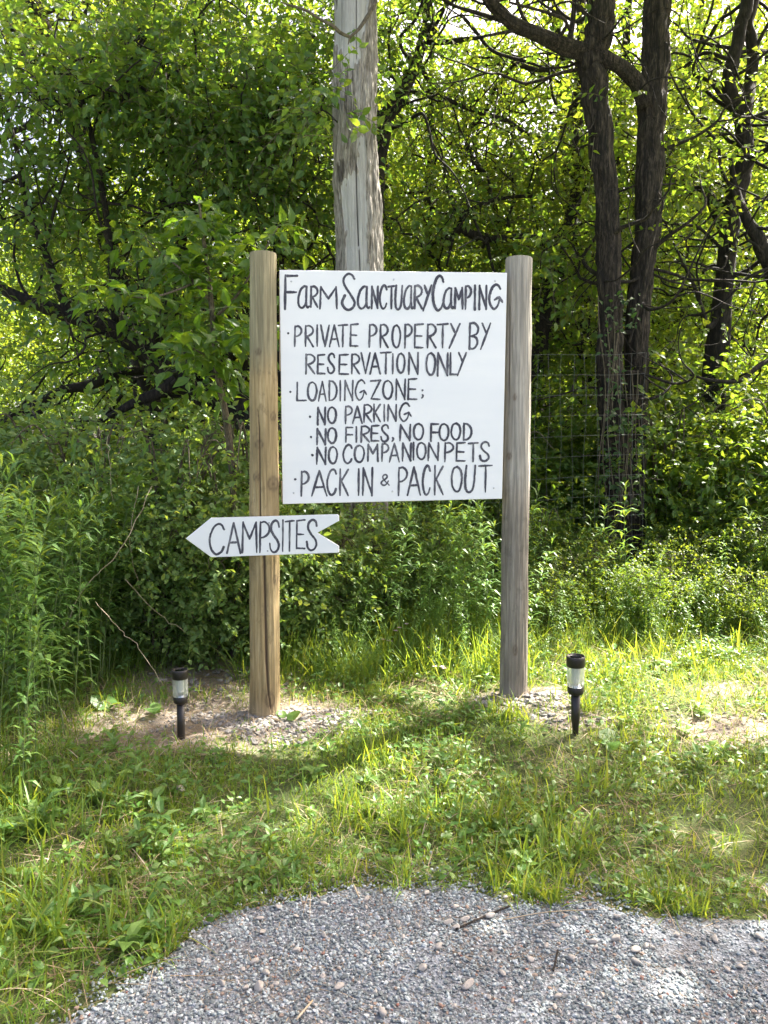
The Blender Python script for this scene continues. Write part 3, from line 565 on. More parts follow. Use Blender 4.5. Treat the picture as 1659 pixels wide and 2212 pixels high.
# ------------------------------------------------------------------ solar path lights
def lathe(name, prof, mat, parent, sides=40, rib=0, smooth=True):
    mb = MB(); t = np.linspace(0, 2 * np.pi, sides, endpoint=False); P = np.array(prof, float); n = len(P)
    rr = P[:, 0][:, None] * (1 + rib * np.cos(t * 20)[None]); V = np.stack([rr * np.cos(t), rr * np.sin(t), P[:, 1][:, None] * np.ones(sides)], -1)
    i = np.arange(n - 1)[:, None] * sides; j = np.arange(sides)[None]; kx = (j + 1) % sides
    mb.add(V.reshape(-1, 3), np.stack([i + j, i + kx, i + sides + kx, i + sides + j], -1).reshape(-1, 4)); return mb.build(name, mat, parent, smooth)
def path_light(label, base, h, tilt, spike):
    t = empty('path_light', base); t.rotation_euler = tilt; tag(t, label, 'garden light', 'solar path lights')
    s = h / .36
    sh = lathe('stake', [(.004 if spike else .0195, -.03), (.0125 if spike else .0195, .0), (.0165 if spike else .0195, .05), (.0195, .075), (.0195, .19), (.0, .191)], PLAS, t)
    lathe('collar', [(.0, .183), (.022, .184), (.033, .190), (.0355, .198), (.0360, .222), (.0345, .2235), (.0335, .218), (0, .217)], PLAS, t)
    lathe('lens', [(.0335, .2185), (.0365, .226), (.0382, .30), (.0382, .316)], LENS, t, 120, .012)
    f = lathe('diffuser', [(.019, .245), (.0195, .25)] + [(.0195 - .001 * (q % 2), .25 + .006 * q) for q in range(11)], FROST, t)
    lathe('reflector', [(.031, .2195), (.020, .224), (.0235, .231), (.011, .236), (.012, .247), (.0, .25)], CHROME, t, 9, 0, False)
    c = lathe('cap', [(.0, .312), (.0385, .313), (.0405, .316), (.0412, .352), (.0400, .358), (.0375, .3585), (.0362, .3545), (.0, .3538)], PLAS, t)
    lathe('rim', [(.0395, .3588), (.0385, .3600), (.0368, .3592)], RIM, c)
    mb = MB(); q = .0225; mb.add([[-q, -q, .3552], [q, -q, .3552], [q, q, .3552], [-q, q, .3552], [-q, -q, .3535], [q, -q, .3535], [q, q, .3535], [-q, q, .3535]], [np.array([[0, 1, 2, 3], [0, 4, 5, 1], [1, 5, 6, 2], [2, 6, 7, 3], [3, 7, 4, 0]])]); mb.build('solar_panel', CELL, c)
    t.scale = (s, s, s); return t
b1 = hit(391.5, 1596); hh = W(391.5, 1446, b1[1])[2] - b1[2]
path_light('black solar path light on a straight thick stake, nearest the honey-coloured post', b1, hh, (0, 0, .3), False)
b2 = hit(1243, 1586); hh2 = W(1241, 1414, b2[1])[2] - b2[2]
path_light('black solar path light tilted on a pointed stake in sunny grass by the grey post', b2, hh2, (R(3), R(-1.5), 0), True)

# ------------------------------------------------------------------ trees
def c2(*pts): return [(829.5 + x / 2.0, y / 2.0, Y, w / 2.0) for (x, y, Y, w) in pts]      # traced on an enlarged quarter
def c1(*pts): return [(x / 2.0, y / 2.0, Y, w / 2.0) for (x, y, Y, w) in pts]
def limb(pts, k_=1.0):
    P = np.array([W(u, v, Y) for u, v, Y, w in pts]); r = np.array([w * k_ / 2 / FPX * Y for u, v, Y, w in pts]); return P, r
def rooted(pts, drop=True):
    P, r = limb(pts)
    if P[0][2] > gz(P[0][0], P[0][1]) - .05:
        d = nrm(P[0] - P[1]); d = nrm(d * .4 + np.array([0, 0, -1.0])); k_ = (P[0][2] - gz(P[0][0], P[0][1]) + .15) / -d[2]
        P = np.vstack([P[0] + d * k_, P]); r = np.r_[r[0] * 1.25, r]
    return P, r
def tree(name, label, cat, limbs, blobs, seed, bark, leaf, tpl, size,  twigs=9, tl=.34, nl=9, spread=.30, sides=18, group=None, rough=.09, thin=None, droop=.3, up=.7, side=30):
    g = np.random.default_rng(seed); t0 = limbs[0][0][0]; root = empty(name, t0); tag(root, label, cat, group)
    mb = MB(); sk = []; sr = []
    for q, (P, r) in enumerate(limbs):
        S = bark_tube(mb, P, r, sides if r.max() > .05 else 9, g, rough); step = 3
        sk.append(S[2::step, :3]); sr.append(np.abs(S[2::step, 3]))
    sk = np.vstack(sk); sr = np.concatenate(sr)
    # crooked bare side branches, forking once or twice
    cand = np.where((sk[:, 2] > 1.6) & (sk[:, 2] < 6.5))[0]
    for q in range(side if len(cand) else 0):
        i0 = g.choice(cand); p = sk[i0].copy(); a = g.uniform(0, 6.28); d = np.array([math.cos(a), .6 * math.sin(a), g.uniform(-.35, .7)]); r0 = min(sr[i0] * .5, g.uniform(.009, .026)); st = [p.copy()]
        for _ in range(int(g.integers(5, 11))):
            d = nrm(d + g.normal(0, .38, 3) + np.array([0, 0, .03])); p = p + d * g.uniform(.12, .28); st.append(p.copy())
        st = np.array(st); m_ = len(st); S = spline(np.hstack([st, np.linspace(r0, .0025, m_)[:, None]]), 3); tube(mb, S[:, :3], S[:, 3], 6, 0, None, False)
        if m_ > 6:
            p = st[m_ // 2].copy(); d = nrm(d + g.normal(0, .8, 3)); s2 = [p.copy()]
            for _ in range(4): d = nrm(d + g.normal(0, .4, 3)); p = p + d * .18; s2.append(p.copy())
            S = spline(np.hstack([np.array(s2), np.linspace(r0 * .5, .002, 5)[:, None]]), 3); tube(mb, S[:, :3], S[:, 3], 5, 0, None, False)
    if blobs:
        T = grow(mb, g, sk, sr, blob_points(g, blobs))
    mb.build('trunk', bark, root, True).location = -t0
    if blobs:
        n = len(T); tw = np.repeat(T, twigs, 0); nt = len(tw)
        B = tw + g.standard_normal((nt, 3)) * spread * np.array([1, 1, .7]) * .55
        D = nrm(g.standard_normal((nt, 3)) + np.array([0, 0, .1])) + (B - tw) / spread * .8
        L = tl * g.uniform(.6, 1.3, nt); mb = MB(); sprays(mb, g, B, D, L, nl, tpl, size, droop, up=up)
        mb.build('crown', [leaf, STEM], root).location = -t0
    return root
DIA = tpl_diamond(.30); OVA = tpl_oval(.28); LAN = tpl_lance(.075); RND = tpl_round()

OPEN = []
for (u, v, ru, rv) in [(1370, 1480, 170, 75), (960, 1460, 150, 60), (650, 1525, 60, 25), (800, 1680, 230, 90), (230, 2020, 130, 50), (1570, 1480, 90, 60), (1520, 1250, 150, 90), (340, 1430, 110, 40)]:
    p_ = hit(u, v); OPEN.append((p_[0], p_[1], ru / FPX * p_[1], hit(u, v - rv)[1] - p_[1]))
OPEN += [(2.4, 5.7, 1.5, .9), (.2, 5.0, .7, .3), (-2.3, 4.7, .7, .35), (3.6, 7.2, .9, .6)]
# the dead, half-debarked trunk straight behind the sign
Ys = 6.2
def snag():
    g = np.random.default_rng(21); n, s_ = 420, 300
    vv = [-120, 0, 200, 400, 560, 700, 1000, 1330, 1420]; cu = [765.4, 765.6, 767, 770, 778, 783, 785, 786, 786]; wv = [85, 85, 86.5, 92, 89, 88, 94, 104, 118]
    v = np.linspace(1420, -120, n); cen = np.array([W(a, b, Ys) for a, b in zip(np.interp(v, vv, cu), v)]); r = np.interp(v, vv, wv) / 2 / FPX * Ys * .955
    th = np.linspace(0, 2 * np.pi, s_, endpoint=False); sx = np.cos(th)
    pu = (np.interp(v, vv, cu)[:, None] + np.interp(v, vv, wv)[:, None] / 2 * sx[None]); px = (pu * 1.15732 - 800) * 3.255; py = (v * 1.15732 * 3.253)[:, None] * np.ones(s_)
    px = px + 9 * smooth_noise(n, s_, 9, 9, g) ; pyj = py + 24 * smooth_noise(n, s_, 7, 7, g)
    def inpoly(poly):
        c = np.zeros(px.shape, bool); P = np.array(poly, float)
        for (x1, y1), (x2, y2) in zip(P, np.roll(P, -1, 0)):
            m = ((y1 > pyj) != (y2 > pyj)); c ^= m & (px < (x2 - x1) * (pyj - y1) / (y2 - y1 + 1e-9) + x1)
        return c
    bare = inpoly([(118, -700), (395, -700), (385, 150), (350, 330), (305, 640), (270, 660), (245, 640), (190, 500), (118, 395)]) | inpoly([(335, 1180), (368, 1180), (372, 1650), (385, 1900), (390, 2600), (215, 2600), (222, 2100), (205, 1880), (180, 1650), (200, 1540), (270, 1490), (303, 1470), (305, 1400), (325, 1300)])
    bare = (bare & (np.sin(th)[None] < .25)).astype(float); b2_ = bare.copy()
    for _ in range(2): b2_ = (b2_ + np.roll(b2_, 1, 1) + np.roll(b2_, -1, 1) + np.roll(b2_, 1, 0) + np.roll(b2_, -1, 0)) / 5
    ridge = smooth_noise(n, s_, 13, 3, g) * .0045 + smooth_noise(n, s_, 31, 7, g) * .004; ridge = np.maximum(ridge, -.006) + .011
    rr = r[:, None] + ridge * (1 - b2_) + .0012 * smooth_noise(n, s_, 61, 3, g) * b2_ + .006 * smooth_noise(n, s_, 81, 61, g)
    crack = np.zeros((n, s_))
    for pts, w in (([(300, 1395), (306, 1700), (318, 2040)], 5), ([(323, 2075), (330, 2250), (335, 2700)], 3.5), ([(183, -600), (186, 395)], 2.2), ([(302, -600), (302, 560)], 2.2), ([(122, 100), (130, -50), (150, -600)], 5)):
        p_ = np.array(sorted(pts, key=lambda q: q[1])); cx = np.interp(py, p_[:, 1], p_[:, 0]); raw = (pu * 1.15732 - 800) * 3.255
        crack = np.maximum(crack, np.exp(-((raw - cx) / w) ** 2) * (py > p_[0, 1]) * (py < p_[-1, 1]) * (np.sin(th)[None] < 0))
    dk = inpoly([(165, 1380), (205, 1380), (200, 1500), (180, 1600), (160, 1480)]) & (np.sin(th)[None] < 0); crack = np.maximum(crack, dk * .7)
    rr = rr - .012 * crack
    V = cen[:, None] + rr[..., None] * np.stack([np.cos(th), np.sin(th), np.zeros(s_)], -1)[None]
    mb = MB(); i = np.arange(n - 1)[:, None] * s_; j = np.arange(s_)[None]; kx = (j + 1) % s_
    mb.add(V.reshape(-1, 3), np.stack([i + j, i + kx, i + s_ + kx, i + s_ + j], -1).reshape(-1, 4), 0, b2_.ravel())
    base = cen[0]; root = empty('dead_tree', base); tag(root, 'tall dead grey trunk with peeling bark rising behind the white sign', 'tree')
    o = mb.build('trunk', SNAG, root, True, attr='bare'); o.location = -base
    at = o.data.attributes.new('crack', 'FLOAT', 'POINT'); at.data.foreach_set('value', crack.ravel().astype(np.float32))
    for pts in ([(815, -60, 6.15, 9), (812, 0, 6.0, 9), (798, 28, 5.95, 8), (776, 62, 5.9, 7), (757, 80, 5.88, 5), (752, 96, 5.87, 1.6)], [(757, 80, 5.88, 5), (735, 70, 5.85, 6), (718, 55, 5.8, 6), (692, 42, 5.8, 5), (660, 22, 5.8, 5), (628, 12, 5.8, 4), (606, 4, 5.8, 2)]):
        P, r = limb(pts); mb = MB(); bark_tube(mb, P, r, 10, g, .16); mb.build('branch', STEM, root, True).location = -base
snag()

gA = 7.0
twin = [rooted(c2((1000, 2060, gA, 120), (980, 1728, gA, 98), (976, 1500, gA, 96), (974, 1300, gA, 92), (975, 1100, gA, 96), (962, 900, gA, 98), (945, 700, gA, 92), (928, 500, gA, 96), (905, 350, gA, 104), (892, 250, gA, 104), (925, 150, gA - .05, 98), (938, 60, gA - .05, 104), (928, -60, gA, 96), (900, -400, gA, 80), (860, -900, gA + .3, 50), (840, -1300, gA + .5, 20))),
        rooted(c2((1075, 2060, gA + .15, 115), (1090, 1728, gA + .15, 92), (1093, 1400, gA + .15, 90), (1115, 1200, gA + .15, 92), (1138, 1000, gA + .15, 92), (1146, 800, gA + .15, 98), (1150, 600, gA + .15, 102), (1160, 400, gA + .15, 106), (1174, 200, gA + .15, 100), (1180, 0, gA + .15, 98), (1190, -400, gA + .1, 80), (1240, -900, gA - .3, 50), (1280, -1300, gA - .6, 20))),
        limb(c2((890, 260, gA, 80), (845, 222, gA - .05, 68), (740, 185, gA - .15, 60), (640, 140, gA - .25, 54), (560, 100, gA - .3, 52), (480, 30, gA - .4, 46), (440, -20, gA - .5, 40), (330, -200, gA - .7, 30), (200, -500, gA - .9, 16))),
        limb(c2((905, 235, gA - .02, 70), (990, 272, gA - .05, 56), (1050, 315, gA, 58), (1098, 370, gA + .05, 60), (1132, 460, gA + .1, 60))),
        limb(c2((800, 190, gA - .1, 30), (812, 120, gA, 24), (822, 0, gA, 22), (830, -200, gA, 12))),
        limb(c2((640, 140, gA - .25, 26), (560, 135, gA - .3, 16), (430, 158, gA - .4, 9))),
        limb(c2((740, 185, gA - .2, 18), (790, 100, gA - .3, 13), (720, 60, gA - .4, 12), (540, 10, gA - .5, 9))),
        limb(c2((640, 130, gA - .2, 16), (600, 70, gA - .2, 15), (570, -20, gA - .3, 13))),
        limb(c2((1110, 385, gA, 7), (1150, 350, gA - .3, 7), (1220, 333, gA - .4, 6), (1290, 345, gA - .4, 5), (1340, 400, gA - .4, 3))),
        limb(c2((1060, 1480, gA - .2, 10), (1120, 1250, gA - .25, 12), (1150, 1080, gA - .3, 13), (1185, 960, gA - .3, 11), (1205, 880, gA - .3, 9), (1185, 830, gA - .3, 4)))]
CAN = [((1.7, 7.5, 3.4), (.35, .3, .9), 16), ((2.75, 7.3, 2.6), (.35, .3, .6), 12), ((1.7, 7.4, 4.6), (.5, .3, .6), 14), ((2.8, 7.5, 4.5), (.4, .3, .8), 12), ((1.6, 7.0, 6.9), (2.6, 2.2, 1.5), 72), ((3.6, 6.6, 7.0), (2.4, 2.2, 1.8), 66), ((2.8, 6.4, 9.0), (2.8, 2.6, 1.6), 74), ((2.9, 5.2, 6.3), (1.6, 1.4, 1.0), 28)]
tw = tree('tree', 'big shaggy-barked tree with two trunks side by side, right of the grey post', 'tree', twin, CAN, 31, BARK, L_MID, OVA, .08, 8, .4, 8, .36, 48, rough=.11, side=34)
# creeper climbing the twin trunks
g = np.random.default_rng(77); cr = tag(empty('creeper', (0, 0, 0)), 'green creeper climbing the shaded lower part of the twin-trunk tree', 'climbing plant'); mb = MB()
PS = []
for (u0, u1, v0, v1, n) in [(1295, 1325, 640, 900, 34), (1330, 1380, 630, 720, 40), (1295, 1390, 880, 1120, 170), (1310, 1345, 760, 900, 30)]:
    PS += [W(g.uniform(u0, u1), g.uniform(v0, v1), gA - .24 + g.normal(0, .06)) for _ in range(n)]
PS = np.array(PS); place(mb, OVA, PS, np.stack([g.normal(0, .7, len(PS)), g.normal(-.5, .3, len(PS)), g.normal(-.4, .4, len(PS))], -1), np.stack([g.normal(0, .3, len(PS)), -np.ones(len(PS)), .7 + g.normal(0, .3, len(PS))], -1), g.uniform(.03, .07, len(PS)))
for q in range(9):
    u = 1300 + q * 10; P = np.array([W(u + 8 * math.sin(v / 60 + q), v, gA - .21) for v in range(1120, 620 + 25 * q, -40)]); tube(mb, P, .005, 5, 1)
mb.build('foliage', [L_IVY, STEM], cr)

gG = 8.0
tree('tree', 'dark slender tree forking like a tuning fork at the upper right', 'tree',
     [rooted(c2((1430, 1700, gG, 90), (1462, 1300, gG, 80), (1480, 1150, gG, 72), (1490, 1000, gG, 72), (1502, 880, gG, 76), (1545, 740, gG, 74), (1560, 620, gG, 62), (1540, 500, gG, 56), (1500, 420, gG, 54), (1490, 330, gG, 52), (1520, 220, gG, 50), (1545, 100, gG, 48), (1572, 0, gG, 46), (1600, -300, gG, 34), (1640, -700, gG, 14))),
      limb(c2((1548, 520, gG, 50), (1566, 440, gG, 48), (1582, 350, gG + .1, 46), (1592, 220, gG + .1, 46), (1574, 100, gG + .1, 44), (1602, -20, gG + .1, 42), (1660, -400, gG + .2, 22))),
      limb(c2((1545, 730, gG, 30), (1590, 680, gG - .1, 26), (1660, 640, gG - .3, 22), (1760, 560, gG - .4, 14))),
      limb(c2((1480, 1000, gG, 56), (1430, 900, gG + .1, 44), (1385, 820, gG + .2, 30), (1300, 820, gG + .3, 16))),
      limb(c2((1462, 1300, gG, 40), (1400, 1410, gG - .1, 30), (1340, 1240, gG - .3, 16), (1250, 1050, gG - .5, 8)))],
     [((3.3, 8, 4.7), (1.3, 1.2, 1.0), 46), ((3.9, 8.7, 3.4), (1.0, .8, .8), 26), ((3.6, 8, 6.6), (1.8, 1.6, 1.4), 46), ((2.9, 8.8, 3.2), (.9, .6, .8), 24), ((2.4, 8.3, 4.9), (.8, .7, .9), 30)], 33, BARK_D, L_MID, DIA, .07, 9, .34, 9, .34, 20)
gF = 8.6
tree('tree', 'crooked dark tree leaning out just behind the grey post, with a low horizontal limb', 'tree',
     [rooted(c2((640, 1728, gF, 72), (695, 1400, gF, 74), (738, 1200, gF, 80), (770, 1080, gF, 72), (820, 900, gF, 52), (842, 700, gF, 46), (836, 450, gF, 42), (850, 250, gF, 44), (850, 60, gF, 40), (840, -300, gF, 26), (860, -700, gF, 10))),
      limb(c2((745, 1085, gF, 44), (700, 1040, gF - .1, 32), (620, 1020, gF - .2, 30), (520, 1032, gF - .3, 32), (430, 1032, gF - .3, 36), (340, 1000, gF - .4, 36), (295, 1000, gF - .4, 26))),
      limb(c2((318, 1000, gF - .4, 26), (345, 930, gF - .4, 20), (430, 880, gF - .4, 17), (520, 855, gF - .3, 16), (640, 848, gF - .2, 13), (740, 866, gF - .2, 8))),
      limb(c2((300, 1000, gF - .4, 20), (285, 1080, gF - .5, 14), (270, 1150, gF - .5, 8))),
      limb(c2((700, 1045, gF - .1, 22), (715, 1080, gF - .2, 20), (640, 1115, gF - .3, 14)))],
     [((1.2, 8.6, 5.2), (1.4, 1.0, 1.0), 80), ((2.0, 8.9, 3.7), (.7, .8, 1.1), 60), ((1.4, 8.8, 2.6), (.9, .7, .6), 40), ((.9, 9.0, 3.8), (.9, .7, .6), 40)], 35, BARK_D, L_LIGHT, DIA, .062, 9, .34, 9, .34, 16)
tree('sapling', 'thin grey pole-like young tree standing upright between the dead trunk and the grey post', 'tree',
     [rooted(c2((495, 1400, 9.2, 30), (495, 1170, 9.2, 28), (496, 1000, 9.2, 27), (470, 850, 9.2, 26), (440, 770, 9.2, 24), (400, 700, 9.2, 20), (362, 640, 9.2, 18), (330, 420, 9.2, 14))),
      limb(c2((362, 650, 9.1, 14), (370, 560, 9.1, 20), (440, 480, 9, 19), (480, 380, 9, 17), (560, 280, 8.9, 16), (620, 190, 8.9, 12))),
      limb(c2((365, 580, 9.1, 18), (350, 650, 9, 14), (328, 720, 9, 12), (200, 820, 9, 11), (0, 838, 8.9, 8)))],
     [((.6, 9.2, 4.3), (1.3, .9, .9), 56), ((.2, 9.4, 3.0), (.9, .8, .6), 36)], 36, BARK_D, L_LIGHT, DIA, .062, 9, .34, 9, .34, 12)
gE = 7.6
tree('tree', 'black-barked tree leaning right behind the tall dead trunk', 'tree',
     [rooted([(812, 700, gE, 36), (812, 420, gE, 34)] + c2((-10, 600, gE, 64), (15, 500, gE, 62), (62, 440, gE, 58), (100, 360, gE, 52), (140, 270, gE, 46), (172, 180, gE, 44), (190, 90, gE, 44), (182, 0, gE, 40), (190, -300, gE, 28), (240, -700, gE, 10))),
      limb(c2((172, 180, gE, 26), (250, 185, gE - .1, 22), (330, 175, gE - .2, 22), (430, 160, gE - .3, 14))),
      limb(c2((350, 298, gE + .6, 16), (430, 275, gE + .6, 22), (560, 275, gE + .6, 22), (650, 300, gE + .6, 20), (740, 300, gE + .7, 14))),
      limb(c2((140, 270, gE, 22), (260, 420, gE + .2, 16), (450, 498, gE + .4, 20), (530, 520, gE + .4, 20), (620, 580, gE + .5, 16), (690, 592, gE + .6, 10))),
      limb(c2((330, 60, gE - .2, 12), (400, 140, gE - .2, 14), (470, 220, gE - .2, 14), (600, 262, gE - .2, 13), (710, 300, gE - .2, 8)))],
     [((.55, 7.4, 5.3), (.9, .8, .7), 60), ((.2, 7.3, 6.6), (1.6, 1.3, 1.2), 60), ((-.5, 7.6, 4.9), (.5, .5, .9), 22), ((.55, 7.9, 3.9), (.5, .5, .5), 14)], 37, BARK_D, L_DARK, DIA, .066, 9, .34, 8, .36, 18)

gB = 7.2
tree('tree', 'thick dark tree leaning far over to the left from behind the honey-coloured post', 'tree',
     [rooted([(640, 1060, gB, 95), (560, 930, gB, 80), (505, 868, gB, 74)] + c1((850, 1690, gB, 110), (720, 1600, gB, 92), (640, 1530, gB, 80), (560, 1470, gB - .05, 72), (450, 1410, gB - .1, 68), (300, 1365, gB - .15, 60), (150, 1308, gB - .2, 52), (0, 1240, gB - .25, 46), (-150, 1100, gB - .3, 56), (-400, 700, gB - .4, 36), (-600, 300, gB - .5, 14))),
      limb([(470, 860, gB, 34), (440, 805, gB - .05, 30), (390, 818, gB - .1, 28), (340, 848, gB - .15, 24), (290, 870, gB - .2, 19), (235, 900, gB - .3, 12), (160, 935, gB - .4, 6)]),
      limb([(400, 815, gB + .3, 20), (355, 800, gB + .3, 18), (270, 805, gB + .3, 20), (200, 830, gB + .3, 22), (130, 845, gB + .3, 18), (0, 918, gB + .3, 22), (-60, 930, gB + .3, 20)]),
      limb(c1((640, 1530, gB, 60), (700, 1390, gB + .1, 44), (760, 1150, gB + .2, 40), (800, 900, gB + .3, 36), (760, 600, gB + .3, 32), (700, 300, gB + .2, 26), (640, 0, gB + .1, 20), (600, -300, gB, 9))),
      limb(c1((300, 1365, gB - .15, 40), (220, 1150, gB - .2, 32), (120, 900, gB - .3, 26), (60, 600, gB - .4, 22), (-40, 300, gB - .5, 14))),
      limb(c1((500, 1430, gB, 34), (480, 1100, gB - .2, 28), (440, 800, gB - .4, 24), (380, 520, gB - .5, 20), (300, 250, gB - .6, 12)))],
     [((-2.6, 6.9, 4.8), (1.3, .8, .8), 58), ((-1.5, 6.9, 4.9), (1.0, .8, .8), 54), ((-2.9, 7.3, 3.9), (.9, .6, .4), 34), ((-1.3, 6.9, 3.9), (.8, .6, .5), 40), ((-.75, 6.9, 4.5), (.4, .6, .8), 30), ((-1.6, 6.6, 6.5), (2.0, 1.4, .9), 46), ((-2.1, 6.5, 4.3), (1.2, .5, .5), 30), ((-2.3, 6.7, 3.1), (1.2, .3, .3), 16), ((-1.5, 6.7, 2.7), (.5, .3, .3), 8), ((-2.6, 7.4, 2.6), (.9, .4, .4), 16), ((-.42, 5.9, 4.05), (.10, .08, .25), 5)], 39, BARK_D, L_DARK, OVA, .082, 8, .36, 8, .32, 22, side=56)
gD = 7.8
tree('sapling', 'slim dark tree curving over to the left, just left of the dead trunk', 'tree',
     [rooted(c1((1215, 1500, gD, 44), (1205, 1150, gD, 42), (1200, 1000, gD, 46), (1186, 900, gD, 42), (1174, 800, gD, 44), (1140, 700, gD, 40), (1110, 620, gD, 40), (1080, 530, gD, 36), (1040, 440, gD, 32), (1008, 375, gD, 28), (960, 372, gD, 22), (895, 392, gD, 14), (820, 470, gD, 7))),
      limb(c1((1140, 700, gD, 18), (1040, 530, gD - .1, 18), (960, 490, gD - .2, 20), (930, 520, gD - .2, 10))),
      limb(c1((1190, 880, gD, 18), (1110, 830, gD - .1, 16), (1050, 900, gD - .2, 10)))],
     [((-1.3, 7.8, 4.9), (.8, .7, .6), 50), ((-.9, 7.9, 3.5), (.6, .6, .7), 40), ((-.5, 8.0, 4.4), (.4, .5, .8), 26)], 41, BARK_D, L_MID, DIA, .06, 9, .32, 9, .32, 14)
gC = 8.6
tree('tree', 'dark tree slanting up into the top left corner of the wood', 'tree',
     [rooted(c1((700, 1900, gC, 90), (560, 1400, gC, 76), (430, 900, gC, 70), (300, 420, gC, 66), (200, 150, gC, 62), (168, 70, gC, 62), (140, -10, gC, 60), (40, -400, gC, 40), (-40, -800, gC, 14))),
      limb(c1((330, 520, gC, 60), (200, 400, gC - .1, 62), (122, 225, gC - .2, 62), (98, 130, gC - .2, 62), (40, 65, gC - .3, 64), (-40, 20, gC - .3, 60), (-250, -200, gC - .4, 24))),
      limb(c1((230, 420, gC - .1, 26), (120, 540, gC - .2, 22), (60, 570, gC - .2, 28), (-40, 630, gC - .3, 26), (-200, 700, gC - .3, 12))),
      limb(c1((430, 900, gC, 30), (300, 828, gC - .1, 20), (230, 790, gC - .2, 18), (130, 800, gC - .3, 16), (55, 845, gC - .3, 14), (-20, 930, gC - .4, 10)))],
     [((-3.4, 8.4, 6.0), (1.4, 1.0, .8), 70), ((-2.4, 8.6, 5.4), (1.0, .9, .6), 44), ((-3.6, 8.5, 4.0), (.9, .9, .6), 36), ((-1.9, 8.8, 6.9), (1.8, 1.2, .9), 60), ((-2.2, 8.8, 4.0), (1.0, .7, .6), 34)], 43, BARK_D, L_LIGHT, DIA, .064, 9, .34, 9, .36, 18)
gH = 7.6
tree('tree', 'dark leaning trunk cut by the right edge of the view', 'tree',
     [rooted([(1760, 900, gH, 50), (1690, 640, gH, 38), (1652, 545, gH, 30), (1618, 480, gH, 22), (1592, 420, gH + .2, 15), (1575, 330, gH + .3, 9)]), limb([(1670, 590, gH, 30), (1700, 420, gH, 28), (1690, 200, gH, 30), (1740, -100, gH, 20)]), limb([(1700, 760, gH - .3, 12), (1640, 790, gH - .4, 11), (1598, 822, gH - .5, 10), (1540, 822, gH - .6, 7), (1490, 810, gH - .6, 4)])],
     [((4.6, 7.4, 4.6), (1.0, 1.0, 1.2), 50), ((4.3, 7.4, 2.9), (.8, .8, .7), 34), ((3.4, 7.3, 5.1), (.7, .5, .5), 22), ((4.7, 7.4, 6.8), (1.3, 1.2, 1.2), 26), ((4.6, 5.1, 6.4), (1.9, 1.5, 1.1), 120), ((5.5, 4.7, 6.3), (1.2, 1.0, .8), 44), ((3.5, 4.4, 6.2), (1.4, 1.0, .8), 46), ((6.0, 5.4, 7.2), (1.4, 1.3, 1.0), 34)], 45, BARK_D, L_MID, DIA, .066, 9, .34, 9, .34, 16)  # forward high clusters, out of view, are added to shade the gravel

# young large-leaved sapling spreading beside the honey-coloured post
def big_sapling():
    g = np.random.default_rng(51); Y = 5.1
    limbs = [rooted([(500, 1000, Y, 16), (470, 800, Y, 14), (455, 640, Y, 11), (440, 520, Y, 8), (430, 440, Y, 4)]), limb([(460, 690, Y, 8), (510, 640, Y - .1, 6), (560, 560, Y - .2, 4), (600, 490, Y - .2, 2)]), limb([(465, 740, Y, 7), (510, 730, Y - .2, 5), (545, 690, Y - .3, 3)]), limb([(455, 650, Y, 8), (400, 590, Y - .1, 5), (340, 540, Y - .1, 3), (300, 500, Y, 2)]), limb([(450, 600, Y, 6), (340, 640, Y - .3, 4), (260, 640, Y - .3, 2)]), limb([(470, 780, Y, 6), (430, 760, Y - .3, 4), (400, 740, Y - .4, 2)])]
    t0 = limbs[0][0][0]; root = tag(empty('sapling', t0), 'bright green sapling with large pointed leaves beside the top of the honey-coloured post', 'young tree')
    mb = MB(); tips = []
    for P, r in limbs:
        S = bark_tube(mb, P, r, 8, g, .03); tips.append(S[len(S) // 3:, :3])
    mb.build('trunk', STEM, root, True).location = -t0; tips = np.vstack(tips)
    n = 150; idx = g.integers(0, len(tips), n); a = g.uniform(0, 2 * np.pi, n); B = tips[idx] + g.normal(0, .03, (n, 3)); D = np.stack([np.cos(a), np.sin(a) * .8 - .15, g.uniform(-.25, .35, n)], -1)
    mb = MB(); sprays(mb, g, B, D, g.uniform(.16, .38, n), 6, tpl_oval(.25, .06, -.22), .105, .35, up=1.0, drp=.3); mb.build('crown', [L_BIG, GSTEM], root).location = -t0
big_sapling()

# background trees beyond the hedge, in full sun
def far_proto(seed, h, leaf, lf=.11):
    g = np.random.default_rng(seed); root = empty('background_tree'); mb = MB(); sk = []; sr = []
    for q in range(3):
        a = g.uniform(0, 6.28); P = np.array([[0, 0, -.3], [.2 * math.cos(a), .2 * math.sin(a), h * .2], [.8 * math.cos(a), .8 * math.sin(a), h * .5], [1.5 * math.cos(a), 1.5 * math.sin(a), h * .85]]); r = np.array([.16, .14, .10, .03]) * (1 if q else 1.2)
        S = bark_tube(mb, P, r, 10, g); sk.append(S[3::4, :3]); sr.append(np.abs(S[3::4, 3]))
    T = grow(mb, g, np.vstack(sk), np.concatenate(sr), blob_points(g, [((g.normal(0, .9), g.normal(0, .9), h * z), (1.7 * k_, 1.7 * k_, h * .16), n) for z, k_, n in ((.22, 1.0, 34), (.42, 1.3, 60), (.62, 1.2, 60), (.82, .9, 36))]))
    mb.build('trunk', BARK_D, root, True); n = np.repeat(T, 8, 0); B = n + g.standard_normal(n.shape) * .26; mb = MB()
    sprays(mb, g, B, g.standard_normal(n.shape), g.uniform(.3, .6, len(n)), 8, DIA, lf, .3, m_twig=None); mb.build('crown', [leaf], root); return root
FP = [far_proto(61, 8.5, L_LIGHT), far_proto(62, 9.5, L_MID), far_proto(63, 7.5, L_MID)]
